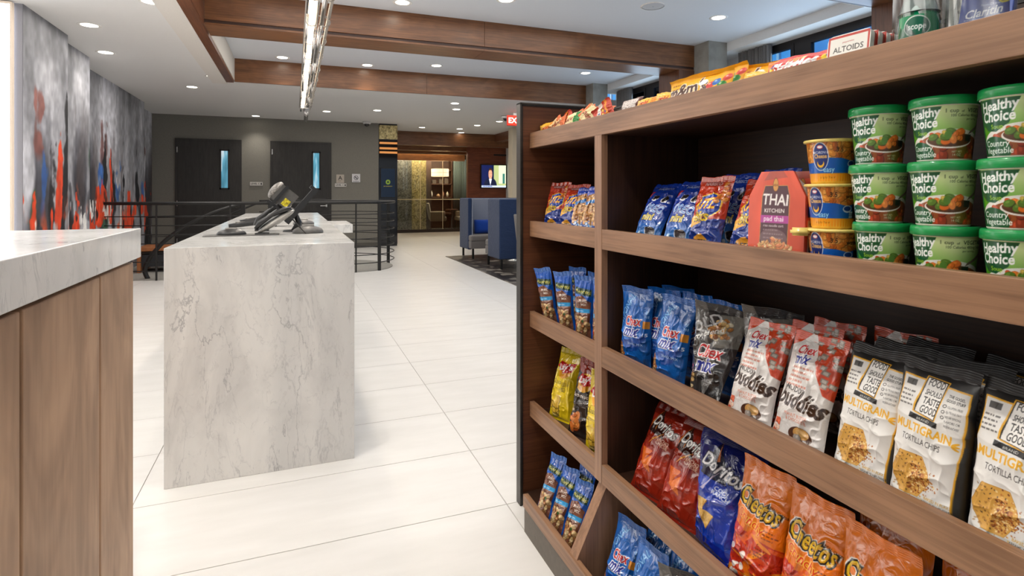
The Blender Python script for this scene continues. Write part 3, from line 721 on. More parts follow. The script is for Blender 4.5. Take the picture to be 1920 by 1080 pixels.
# ================================================================== doors and signs on the grey wall
DOOR = wood('door_dark', (34, 32, 31), (43, 41, 39), (52, 49, 46), 'z', 0.5, 5)
def door(n, x0, x1):
    d = struct('door_%d' % n, BX(x0, x1, 13.935, 13.968, 0.01, 2.44, 0.003), DOOR)
    obj('door_frame', bx(bx(BX(x0-0.05, x0, 13.94, 13.972, 0, 2.49), x1, x1+0.05, 13.94, 13.972, 0, 2.49), x0, x1, 13.94, 13.972, 2.44, 2.49), DOOR, d)
    wx = x1-0.29
    obj('vision_frame', bx(bx(bx(BX(wx-0.10, wx-0.065, 13.925, 13.94, 1.38, 2.27, 0.002), wx+0.065, wx+0.10, 13.925, 13.94, 1.38, 2.27, 0.002), wx-0.1, wx+0.1, 13.925, 13.94, 2.235, 2.27), wx-0.1, wx+0.1, 13.925, 13.94, 1.38, 1.415), BLACK, d)
    m, t, b = nt('lit_stair_glass_%d' % n); setp(b, 0.1)
    nn = noise(t, coords(t, (9, 1, 1.2)), 1.3, 2); c = ramp(t, nn, [(0.3, (58, 112, 134)), (0.55, (92, 160, 184)), (0.7, (206, 226, 236))])
    t.links.new(c, b.inputs['Base Color']); t.links.new(c, b.inputs['Emission Color']); b.inputs['Emission Strength'].default_value = 0.7  # daylight beyond the door put into the pane as colour and emission
    obj('pane', BX(wx-0.066, wx+0.066, 13.928, 13.934, 1.41, 2.24), m, d)
    obj('door_lever', bx(BX(x1-0.2, x1-0.05, 13.87, 13.885, 0.99, 1.01, 0.004), x1-0.085, x1-0.045, 13.885, 13.94, 0.97, 1.03, 0.004), CHROME, d)
    for z in (1.02, 2.18, 0.2): obj('hinge', BX(x0-0.018, x0+0.004, 13.92, 13.94, z, z+0.12), CHROME, d)
door(1, -2.34, -1.14); door(2, -0.45, 0.78)
def sign(name, x0, x1, z0, z1, col, texts, lab, y=13.952):
    W_, H_ = (x1-x0), (z1-z0); nu = 90; nv = max(20, int(nu*H_/W_)); c = Canvas(1.0, H_/W_, nu, nv, col)
    texts(c)
    P = np.zeros((nv, nu, 3)); P[..., 0] = np.linspace(-W_/2, W_/2, nu)[None, :]; P[..., 1] = -0.0065; P[..., 2] = np.linspace(-H_/2, H_/2, nv)[:, None]
    s = thing(name, lab, 'sign', ((x0+x1)/2, y, (z0+z1)/2))
    obj('plate', BX(-W_/2, W_/2, -0.006, 0.012, -H_/2, H_/2, 0.001), plain('sign_plate', (200, 198, 194), 0.5), s, world=False)
    link('printed_face', grid_mesh('printed_face', P, c.out(), printed('sign_print', 0.5, 0), False), s)
sign('level_sign', -0.92, -0.66, 1.47, 1.55, (206, 202, 196), lambda c: c.text('LEVEL C', 0.42, 0.09, 0.2, (40, 40, 40), 0.02) or c.rect(0.84, 0.94, 0.06, 0.24, (60, 60, 60)), 'small white LEVEL sign on the grey wall between the two doors')
sign('level_sign', 0.91, 1.17, 1.45, 1.53, (214, 210, 204), lambda c: c.text('LEVEL C', 0.42, 0.09, 0.2, (40, 40, 40), 0.02) or c.rect(0.84, 0.94, 0.06, 0.24, (60, 60, 60)), 'small white LEVEL sign right of the second door, under the letter A plate')
sign('stair_letter_sign', 0.94, 1.12, 1.54, 1.74, (186, 176, 164), lambda c: c.text('A', 0.5, 0.42, 0.72, (30, 28, 28), 0.01) or c.lines(0.25, 0.75, 0.3, 2, 0.1, 0.03, (90, 80, 70), 3), 'square tan plate with a black letter A')
def nosmoke(c):
    c.ell(0.5, 0.56, 0.27, 0.27, (40, 40, 44)); c.ell(0.5, 0.56, 0.21, 0.21, (214, 212, 214)); c.rect(0.33, 0.67, 0.53, 0.58, (40, 40, 44))
    c.poly([(0.3, 0.72), (0.36, 0.77), (0.7, 0.4), (0.64, 0.35)], (40, 40, 44)); c.rect(0.12, 0.88, 0.1, 0.15, (60, 60, 60))
sign('no_smoking_sign', 1.30, 1.49, 1.56, 1.76, (214, 212, 214), nosmoke, 'square white no smoking sign at the right end of the grey wall')

# ================================================================== exit sign
ex = thing('exit_sign', 'red illuminated EXIT sign hanging from the ceiling left of the shelf end', 'sign', (4.35, 11.0, 2.85))
def draw_exit(c): c.text('EXIT', 0.5, 0.14, 0.42, (255, 240, 230), 0.03)
c = Canvas(1, 0.55, 100, 55, (226, 60, 40)); draw_exit(c)
P = np.zeros((55, 100, 3)); P[..., 0] = np.linspace(4.16, 4.52, 100)[None, :]-4.35; P[..., 1] = -0.016; P[..., 2] = np.linspace(2.72, 2.92, 55)[:, None]-2.85
obj('housing', BX(4.15, 4.53, 10.985, 11.02, 2.71, 2.93, 0.003), plain('exit_red', (200, 60, 44), 0.4), ex)
link('lit_face', grid_mesh('lit_face', P, c.out(), printed('exit_print', 0.4, 0, emission=1.6), False), ex)
obj('ceiling_mount', BX(4.30, 4.38, 10.99, 11.01, 2.93, 3.0), RING, ex)

# ================================================================== pendant: long bundle of glass rods
pd = thing('linear_pendant', 'long linear pendant of lit glass rods and metal rings above the island', 'pendant lamp', (0.15, 5.4, 3.35))
ROD = glass('rod_glass', (240, 240, 240), 0.10, 0.22)
LED = emit('led_tube', (255, 232, 200), 7.0)
obj('led_tube', TUBE([(0.107, 2.9, 2.40), (0.107, 7.65, 2.40)], 0.019, 10), LED, pd)
rn = random.Random(4)
STEEL = plain('pendant_steel', (176, 170, 162), 0.32, 0.9)
for x, z in ((0.2, 2.40), (0.215, 2.43), (0.07, 2.42)): obj('metal_rail', TUBE([(x, 2.9, z), (x, 7.9, z)], 0.006, 6), STEEL, pd)
y = 2.9
rods = [(0.083, 2.40), (0.132, 2.395), (0.160, 2.385), (0.178, 2.425)]
for k, (x, z) in enumerate(rods):
    y = 2.8+rn.uniform(0, 0.3)
    while y < 7.7:
        L = rn.uniform(0.7, 1.3); y2 = min(y+L, 7.95); zz = z+rn.uniform(-0.006, 0.006)
        obj('glass_rod', TUBE([(x, y, zz), (x+rn.uniform(-.006, .006), y2, zz-rn.uniform(0, 0.02))], 0.011, 8), ROD, pd, smooth=True); y = y2+0.05
for x, z in ((0.135, 2.30), (0.15, 2.28), (0.165, 2.31)):
    obj('glass_rod', TUBE([(x, 7.5, 2.36), (x, 7.97, z-0.03)], 0.011, 8), ROD, pd, smooth=True)
for y in (3.31, 3.83, 4.31, 4.8, 5.32, 5.8, 6.3, 6.8, 7.3):
    for cx, r in ((0.107, 0.034), (0.19, 0.03)):
        pts = [(cx+r*math.cos(a*math.pi/6), y, 2.405+r*math.sin(a*math.pi/6)) for a in range(13)]
        obj('ring', TUBE(pts, 0.004, 6), STEEL, pd, smooth=True)
    obj('tie_bar', TUBE([(0.07, y, 2.442), (0.22, y, 2.442)], 0.004, 6), STEEL, pd)
for y in (3.1, 5.32, 7.3): obj('suspension_cable', TUBE([(0.15, y, 2.44), (0.15, y, 3.0 if 6.385 < y < 6.84 else 3.35)], 0.0015, 5), STEEL, pd)
for y in (4.2, 6.0): 
    l = bpy.data.lights.new('pendant_light', 'AREA'); l.shape = 'RECTANGLE'; l.size = 0.06; l.size_y = 1.8; l.energy = 14; l.color = (1, 0.9, 0.78)
    lo = bpy.data.objects.new('pendant_light', l); C.objects.link(lo); lo.location = (0.12, y, 2.33)

# ================================================================== mirror column and mosaic at the end of the grey wall
GOLD = mosaic('gold_mosaic', [(120, 106, 66), (176, 158, 104), (212, 196, 140), (144, 130, 86)], 30)
GREYM = mosaic('grey_mosaic', [(70, 68, 62), (112, 110, 104), (140, 138, 130), (90, 88, 84)], 30)
mc = thing('mirrored_column', 'dark mirror-clad column with mosaic top at the end of the grey wall', 'column', (2.15, 13.98, 0))
obj('core', BX(1.95, 2.38, 13.98, 14.4, 0, 3.0), plain('column_core', (40, 40, 42), 0.5), mc)
obj('mosaic_top', BX(1.94, 2.385, 13.96, 13.99, 2.62, 2.96), GOLD, mc)
obj('mirror_panel', BX(1.94, 2.385, 13.965, 13.985, 0.05, 2.62), plain('dark_mirror', (66, 66, 68), 0.06, 0.85, 0.5, 0, 3, 0.0), mc)
for k, z in enumerate((2.53, 2.40, 2.30)):  # beam reflections in the mirror, made as glowing amber strips
    obj('beam_reflection', BX(1.95, 2.38, 13.955, 13.966, z-0.03, z+0.02), emit('amber_reflection', (216, 142, 76), 0.6), mc)
dsp = thing('wall_display', 'dark blue screen with a green logo on the mirrored column', 'screen', (2.15, 13.94, 1.55))
def dr(c):
    c.rect(0, 1, 0, 1.9, (18, 34, 52)); c.ell(0.5, 1.0, 0.16, 0.16, (120, 140, 50)); c.ell(0.5, 1.0, 0.07, 0.07, (30, 50, 40)); c.lines(0.2, 0.8, 0.7, 1, 0.1, 0.05, (160, 140, 50), 2)
c = Canvas(1, 1.9, 40, 76, (18, 34, 52)); dr(c)
P = np.zeros((76, 40, 3)); P[..., 0] = np.linspace(-0.17, 0.17, 40)[None, :]; P[..., 1] = -0.012; P[..., 2] = np.linspace(-0.35, 0.35, 76)[:, None]
obj('case', BX(-0.185, 0.185, -0.011, 0.014, -0.37, 0.37, 0.003), BLACK, dsp, world=False)
link('screen', grid_mesh('screen', P, c.out(), printed('display_print', 0.2, 0.2, emission=0.6), False), dsp)

# ================================================================== far lounge: header beams, glass partition, mosaic columns, shelving
hb = thing('lounge_header', 'brown wood header beam over the lounge entrance', 'beam', (4.2, 15.6, 2.63))
obj('beam_face', BX(2.4, 5.99, 15.44, 15.69, 2.63, 2.998, 0.002), BEAM_X, hb)
hb2 = thing('lounge_side_beam', 'brown wood ceiling beam running towards the exit sign', 'beam', (5.6, 14, 2.7))
obj('beam_face', BX(5.45, 5.7, 11.9, 15.43, 2.78, 3.0, 0.002), BEAM_Y, hb2)
for k, (y0, z0) in enumerate(((16.4, 2.56), (17.2, 2.52))):
    hh_ = thing('coffer_beam', ('nearer', 'farther')[k]+' dark wood coffer beam inside the lounge ceiling', 'beam', (4.2, y0, z0))
    obj('beam_face', BX(2.4, 6.0, y0, y0+0.25, z0, 2.72, 0.002), BEAM_X, hh_)
cv = thing('light_cove', 'warm amber lit cove beam above the glass partition', 'cove light', (4.0, 18.1, 2.4))
obj('cove_face', BX(2.6, 5.3, 18.0, 18.2, 2.36, 2.6, 0.002), wood('cove_wood', (90, 56, 30), (128, 82, 46), (156, 106, 62), 'x', 0.4), cv)
obj('led_strip', BX(2.6, 5.0, 17.93, 17.96, 2.60, 2.64), emit('warm_led', (255, 206, 120), 5.0), cv)
l = bpy.data.lights.new('cove_glow', 'AREA'); l.shape = 'RECTANGLE'; l.size = 2.4; l.size_y = 0.1; l.energy = 2.5; l.color = (1, 0.75, 0.45)
lo = bpy.data.objects.new('cove_glow', l); C.objects.link(lo); lo.location = (3.9, 17.7, 2.6); lo.rotation_euler = (R(60), 0, 0)
gp = thing('glass_partition', 'frameless glass partition with a pale handrail in front of the lounge', 'glass wall', (4.2, 18.4, 0))
for k in range(3):
    x0 = 3.14+k*0.75; obj('glass_panel', BX(x0+0.006, x0+0.744, 18.395, 18.407, 0.1, 2.36), glass('partition_glass', (232, 234, 230), 0.02), gp)
obj('base_channel', BX(3.1, 5.4, 18.37, 18.43, 0.0, 0.1), plain('base_dark', (44, 34, 28), 0.5), gp)
obj('handrail', TUBE([(3.12, 18.36, 1.09), (5.4, 18.36, 1.09)], 0.014, 8), plain('rail_cream', (214, 202, 170), 0.4), gp, smooth=True)
for x in (3.9, 4.65): obj('joint', BX(x-0.006, x+0.006, 18.39, 18.41, 0.1, 2.36), plain('rail_cream', (214, 202, 170), 0.4), gp)
def simple(name, lab, cat, part, bm, mat, loc):
    s = thing(name, lab, cat, loc); obj(part, bm, mat, s); return s
s = simple('mosaic_column', 'grey mosaic column behind the glass partition, the left one', 'column', 'cladding', BX(3.25, 3.72, 19.0, 19.3, 0, 2.55), GREYM, (3.45, 19.1, 0))
s = simple('mosaic_column', 'gold mosaic column behind the glass partition, right of the grey one', 'column', 'cladding', BX(3.72, 4.2, 18.9, 19.3, 0, 2.55), GOLD, (3.95, 19.1, 0))
struct('wall_far', BX(2.38, 9.0, 20.2, 20.4, 0, 3.0), wood('dark_wall_wood', (38, 24, 18), (54, 34, 25), (68, 44, 32), 'z', 0.5))
struct('wall_far_side', BX(2.2, 2.38, 14.4, 20.4, 0, 3.0), GREYWALL)
cbk = thing('wood_cabinet', 'dark brown wall cabinet beside the gold mosaic column', 'cabinet', (4.4, 19.6, 0))
obj('body', BX(4.2, 4.5, 19.4, 19.9, 0, 2.5, 0.003), wood('dark_wall_wood', (0, 0, 0), (0, 0, 0), (0, 0, 0)), cbk)
bk = thing('display_bookcase', 'dark bookcase with open shelves under the drum lamp', 'bookcase', (5.0, 19.9, 0))
DW = wood('bookcase_wood', (50, 30, 20), (70, 44, 30), (88, 58, 40), 'x', 0.5)
obj('back', BX(4.5, 5.35, 20.1, 20.18, 0, 2.5), DW, bk)
for z in (0.55, 1.12, 1.6, 2.1): obj('shelf', BX(4.5, 5.35, 19.75, 20.12, z, z+0.04, 0.002), DW, bk)
for x in (4.5, 5.31): obj('side', BX(x, x+0.04, 19.75, 20.12, 0, 2.5, 0.002), DW, bk)
VC = [(220, 216, 206), (190, 150, 110), (160, 110, 90), (200, 190, 170)]
for k, (x, hgt, r, lab) in enumerate(((4.62, .22, .04, 'tall pale vase at left on the bookcase middle shelf'), (4.86, .12, .07, 'low wide bowl in the middle of the bookcase shelf'), (5.05, .2, .035, 'slim pale vase right of the bowl on the bookcase'), (5.2, .2, .05, 'brown jar at right on the bookcase shelf'))):
    v = thing('vase', lab, 'vase', (x, 19.9, 1.16)); obj('body', LATHE([(0, 0), (r*.6, 0), (r, hgt*.35), (r*.8, hgt*.7), (r*.35, hgt*.9), (r*.45, hgt)], 16, (x, 19.9, 1.16)), plain('vase_%d' % k, VC[k], 0.4), v, smooth=True)
for k, (x, z) in enumerate(((4.7, 1.64), (4.95, 1.64), (5.15, 1.64))):
    v = thing('shelf_box', ('left', 'middle', 'right')[k]+' dim box on the upper bookcase shelf', 'box', (x, 19.9, z)); obj('body', BX(x-0.07, x+0.07, 19.83, 19.97, z, z+0.13+0.03*k, 0.003), plain('dim_box', (84, 72, 62), 0.6), v)
lm = thing('drum_pendant', 'wide glowing white drum pendant lamp in the lounge', 'pendant lamp', (4.68, 18.9, 2.0))
DR = emit('lamp_shade_glow', (255, 232, 196), 1.7)
obj('shade', LATHE([(0.3, -0.13), (0.3, 0.13)], 32, (4.68, 18.9, 2.0)), DR, lm, smooth=True)
obj('diffuser', LATHE([(0, -0.125), (0.298, -0.125)], 32, (4.68, 18.9, 2.0)), DR, lm)
obj('cord', TUBE([(4.68, 18.9, 2.12), (4.68, 18.9, 2.72)], 0.006, 6), BLACK, lm)
for k in range(3): obj('shade_ring', LATHE([(0.302, 0.13-0.13*k-0.004), (0.306, 0.13-0.13*k), (0.302, 0.13-0.13*k+0.004)], 32, (4.68, 18.9, 2.0)), plain('ring_bronze', (120, 96, 60), 0.4), lm)
# teal curtain behind
bm = bmesh.new(); a0 = []; a1 = []
for i in range(50):
    x = 5.32+0.5*i/49; yy = 19.5+0.03*math.sin(i*1.5); a0.append(bm.verts.new((x, yy, 0.0))); a1.append(bm.verts.new((x, yy, 2.5)))
for i in range(49): bm.faces.new((a0[i], a0[i+1], a1[i+1], a1[i]))
o = obj('curtain', bm, fabric('teal_curtain_cloth', (64, 74, 70)), None, smooth=True); tag(o, 'dark teal folded curtain right of the bookcase in the lounge', 'curtain')
o.modifiers.new('thickness', 'SOLIDIFY').thickness = 0.004
# lounge carpet and armchairs
CARP = mosaic('lounge_carpet', [(92, 86, 72), (150, 142, 120), (120, 112, 92), (176, 168, 146)], 9)
struct('floor_lounge_carpet', BX(2.4, 8.9, 18.45, 20.2, -0.004, 0.012), CARP)
def armchair(x, y, rz, lab):
    a = thing('armchair', lab, 'armchair', (x, y, 0.012), (0, 0, rz))
    F = fabric('armchair_fabric', (134, 122, 106)); W_ = wood('chair_leg_wood', (46, 28, 18), (60, 38, 26), (74, 48, 34), 'z', 0.4)
    obj('seat', BX(-0.28, 0.28, -0.28, 0.26, 0.34, 0.48, 0.03), F, a, world=False, smooth=False)
    bm = BX(-0.28, 0.28, 0.2, 0.3, 0.40, 0.95, 0.03)
    for v in bm.verts: v.co.y += (v.co.z-0.4)*0.18
    obj('backrest', bm, F, a, world=False)
    for s_ in (-1, 1):
        obj('arm', BX(s_*0.28-0.035, s_*0.28+0.035, -0.24, 0.26, 0.40, 0.66, 0.02), F, a, world=False)
        for q in (-1, 1): obj('leg', tube(bmesh.new(), [(s_*0.22, q*0.2, 0.36), (s_*0.25, q*0.24, 0)], [0.022, 0.014], 8), W_, a, world=False)
    return a
armchair(4.58, 18.78, R(75), 'beige upholstered armchair facing right behind the glass partition')
armchair(5.56, 18.88, R(-80), 'second beige armchair, partly hidden behind the tall blue booth')
tb = thing('round_table', 'small round dark table between the lounge armchairs', 'table', (5.13, 19.0, 0.012))
obj('top', LATHE([(0, 0.70), (0.21, 0.70), (0.21, 0.73), (0, 0.73)], 28, (5.13, 19.0, 0.012)), DW, tb)
obj('pedestal', LATHE([(0.18, 0), (0.03, 0.03), (0.025, 0.7)], 16, (5.13, 19.0, 0.012)), BLACK, tb, smooth=True)
# TV wall
tw = struct('wall_television', BX(4.79, 5.99, 15.96, 16.1, 0, 2.95), wood('tv_wall_wood', (96, 46, 28), (122, 62, 38), (140, 78, 50), 'x', 0.4, 14))
obj('slot_diffuser', BX(5.6, 6.0, 15.955, 15.965, 2.42, 2.47), BLACK, tw)
tv = thing('television', 'wall mounted flat television showing a man in a suit on the brown wall', 'television', (5.8, 15.897, 1.80))
def drawtv(c):
    c.rect(0, .42, 0, .56, (24, 34, 84)); c.rect(0.5, 1, 0, .56, (176, 186, 130)); c.rect(.7, 1, .1, .56, (210, 216, 190)); c.rect(.86, .95, .1, .35, (60, 120, 110))
    c.ell(.36, .05, .26, .2, (28, 34, 60)); c.poly([(.3, .22), (.36, .05), (.42, .22)], (222, 226, 238)); c.ell(.36, .37, .085, .12, (62, 42, 34)); c.ell(.36, .33, .075, .125, (216, 162, 134)); c.poly([(.285, .40), (.30, .46), (.36, .49), (.43, .46), (.435, .39), (.41, .43), (.33, .435)], (62, 42, 34))
    c.rect(.31, .35, .345, .352, (60, 30, 20)); c.rect(.38, .42, .345, .352, (60, 30, 20)); c.rect(.345, .385, .275, .283, (150, 70, 60)); c.rect(0, 1, 0, .05, (200, 214, 240)); c.lines(.05, .6, .02, 1, .1, .02, (20, 40, 120), 4)
c = Canvas(1, .56, 120, 68, (20, 30, 70)); drawtv(c)
P = np.zeros((68, 120, 3)); P[..., 0] = np.linspace(-0.61, 0.16, 120)[None, :]; P[..., 1] = -0.022; P[..., 2] = np.linspace(-0.33, 0.33, 68)[:, None]
obj('bezel', BX(-0.635, 0.185, -0.021, 0.03, -0.355, 0.355, 0.004), BLACK, tv, world=False)
link('screen', grid_mesh('screen', P, c.out(), printed('tv_print', 0.2, 0, emission=1.4), False), tv)
obj('bracket', BX(-0.1, 0.1, 0.03, 0.062, -0.1, 0.1), BLACK, tv, world=False)
simple('cream_pillar', 'pale cream pillar under the exit sign beside the shelf end panel', 'pillar', 'shaft', BX(5.25, 5.6, 13.5, 13.8, 0, 3.0, 0.002), paint('cream_paint', (216, 206, 186)), (5.4, 13.6, 0))
# booths on the rug
RUG = mosaic('rug_weave', [(34, 31, 30), (66, 60, 56), (40, 37, 35), (150, 142, 132)], 8)
o = obj('area_rug', BX(2.9, 5.9, 6.0, 11.24, 0.0, 0.009, 0.002), RUG); tag(o, 'dark patterned area rug under the blue high-backed booths', 'rug')
NAVY = fabric('navy_quilt', (38, 54, 86), 300, 9); GB = fabric('grey_blue_fabric', (142, 148, 164)); GS = fabric('grey_seat', (112, 108, 106)); ROY = fabric('royal_blue', (22, 62, 150))
def booth(loc, rz, lab, pil):
    a = thing('high_back_booth', lab, 'settee', loc, (0, 0, rz))
    # local: faces -y, left wing at x=0, width 1.5; y 0 = front of wing, back at y=.62
    obj('back_shell', BX(0.0, 1.5, 0.52, 0.62, 0.17, 1.19, 0.02), NAVY, a, world=False)
    for x in (0.0, 1.42): obj('wing', BX(x, x+0.08, 0.0, 0.56, 0.17, 1.19, 0.02), NAVY, a, world=False)
    obj('inner_back', BX(0.08, 1.42, 0.44, 0.525, 0.35, 1.18, 0.015), GB, a, world=False)
    for x in (0.079, 1.40): obj('inner_wing', BX(x, x+0.022, 0.01, 0.46, 0.35, 1.18, 0.008), GB, a, world=False)
    obj('seat_cushion', BX(0.01, 1.49, -0.18, 0.46, 0.34, 0.46, 0.03), GS, a, world=False)
    obj('seat_base', BX(0.01, 1.49, -0.17, 0.5, 0.20, 0.345, 0.012), GS, a, world=False)
    for x in (0.06, 1.44):
        for y in (-0.13, 0.55): obj('leg', BX(x-0.018, x+0.018, y-0.018, y+0.018, 0, 0.2), BLACK, a, world=False)
    if pil:
        p = thing('throw_pillow', 'royal blue lumbar pillow on the far booth seat', 'pillow', (loc[0]+0.55, loc[1]+0.26, 0.615), (R(-10), 0, 0))
        bm = bmesh.new(); bmesh.ops.create_cube(bm, size=1); bmesh.ops.subdivide_edges(bm, edges=bm.edges, cuts=6, use_grid_fill=True)
        for v in bm.verts:
            x, y, z = v.co*2; e = (1-abs(x)**4)*(1-abs(z)**4); v.co = Vector((x*0.34, y*(0.02+0.06*max(0, e)**0.5), z*0.14))
        obj('cover', bm, ROY, p, world=False, smooth=True)
    return a
booth((3.22, 10.7, 0.009), 0, 'far high-backed booth seat with grey inside and blue shell facing the camera', True)
booth((4.72, 9.5, 0.009), R(180), 'near high-backed booth seen from behind with navy quilted shell', False)
ct = thing('booth_table', 'small dark round table between the two booths', 'table', (4.0, 10.1, 0.009))
obj('top', LATHE([(0, 0.69), (0.28, 0.69), (0.28, 0.715), (0, 0.715)], 28, (4.0, 10.1, 0.009)), DK, ct)
obj('pedestal', LATHE([(0.2, 0), (0.2, 0.01), (0.03, 0.03), (0.025, 0.69)], 20, (4.0, 10.1, 0.009)), CHROME, ct, smooth=True)
ch = thing('side_chair', 'grey upholstered side chair with chrome legs behind the shelf end', 'chair', (3.62, 8.25, 0.009), (0, 0, R(90)))
obj('seat', BX(-0.24, 0.24, -0.24, 0.22, 0.42, 0.49, 0.02), GS, ch, world=False)
bm = BX(-0.24, 0.24, 0.2, 0.25, 0.46, 0.95, 0.02)
for v in bm.verts: v.co.y += (v.co.z-0.46)*0.12
obj('backrest', bm, GS, ch, world=False)
for s_ in (-1, 1): obj('chrome_leg', tube(bmesh.new(), [(s_*0.245, 0.27, 0.9), (s_*0.245, 0.22, 0.4), (s_*0.245, 0.24, 0.012), (s_*0.245, -0.22, 0.012), (s_*0.245, -0.2, 0.42)], 0.011, 8), CHROME, ch, world=False, smooth=True)
# ================================================================== walnut display shelf unit
XF, XB = 0.92, 1.30
WALNUT_SHADED_Z = wood('walnut_shaded_upright', (40, 24, 17), (54, 34, 24), (70, 45, 32), 'z', 0.42, 24)  # same darkened walnut with upright grain, for the shaded divider sides
YD0, YD1 = 1.577, 1.622
su = thing('display_shelf_unit', 'walnut snack display shelving filling the right side', 'shelf unit', (1.1, 1.0, 0))
ep = obj('end_panel', BX(0.883, 1.34, 2.169, 2.203, 0.0, 1.672, 0.001), WALNUT_P, su)
obj('edge_band', bx(BX(0.876, 0.884, 2.164, 2.207, 0.0, 1.676, 0.001), 0.876, 1.345, 2.164, 2.207, 1.670, 1.677, 0.001), plain('bronze_edge', (70, 66, 62), 0.35, 0.5), ep)
obj('inlay_line', bx(BX(0.884, 0.8885, 2.1655, 2.1695, 0.0, 1.668), 0.884, 1.30, 2.1655, 2.1695, 1.664, 1.670), BLACK, ep)
obj('back_panel', BX(XB, XB+0.02, -0.18, 2.169, 0.0, 1.664, 0.001), WALNUT_SHADED, su)
obj('back_cap', BX(XB-0.003, XB+0.024, -0.18, 2.165, 1.664, 1.672), BLACK, su)
obj('near_end_panel', BX(XF, XB, -0.2, -0.165, 0.0, 1.551, 0.001), WALNUT_Z, su)
def shelf_board(z_top, z_bot, y0, y1, lab=None, surf=None):
    sf = surf if surf is not None else z_bot+0.022
    s = obj('shelf', BX(XF+0.02, XB, y0, y1, sf-0.02, sf), WALNUT_SHADED, su)
    obj('shelf_lip', BX(XF, XF+0.02, y0, y1, z_bot, z_top, 0.0012), WALNUT, s)
    return s
shelf_board(1.551, 1.487, -0.165, 2.167, surf=1.541)
obj('top_underside', BX(XF+0.02, XB, -0.165, 2.167, 1.487, 1.521), WALNUT_SHADED, su)
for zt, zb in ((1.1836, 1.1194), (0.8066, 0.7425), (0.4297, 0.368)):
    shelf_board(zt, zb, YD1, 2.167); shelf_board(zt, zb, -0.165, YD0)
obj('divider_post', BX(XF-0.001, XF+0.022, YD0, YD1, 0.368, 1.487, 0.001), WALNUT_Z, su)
obj('divider_panel', BX(XF+0.022, XB, YD0, YD1, 0.368, 1.487), WALNUT_SHADED_Z, su)
# sloping bottom bins
b_ = obj('bin_floor', BX(0.84, XB, -0.165, 1.998, 0.035, 0.055), WALNUT_SHADED, su)
obj('bin_lip', BX(0.821, 0.842, -0.165, 2.0, 0.0962, 0.1437, 0.0012), WALNUT, su)
obj('kick_plate', BX(0.826, 0.846, -0.165, 1.998, 0.0, 0.0962), plain('kick_bronze', (96, 88, 78), 0.45, 0.2), su)
obj('bin_floor_end', BX(0.89, XB, 1.998, 2.167, 0.035, 0.055), WALNUT_SHADED, su)
bm = prism(bmesh.new(), [(0.827, 0.138), (0.945, 0.37), (XB, 0.37), (XB, 0.05), (0.827, 0.05)], 'y', YD0, YD1)
obj('bin_divider', bm, WALNUT_Z, su)

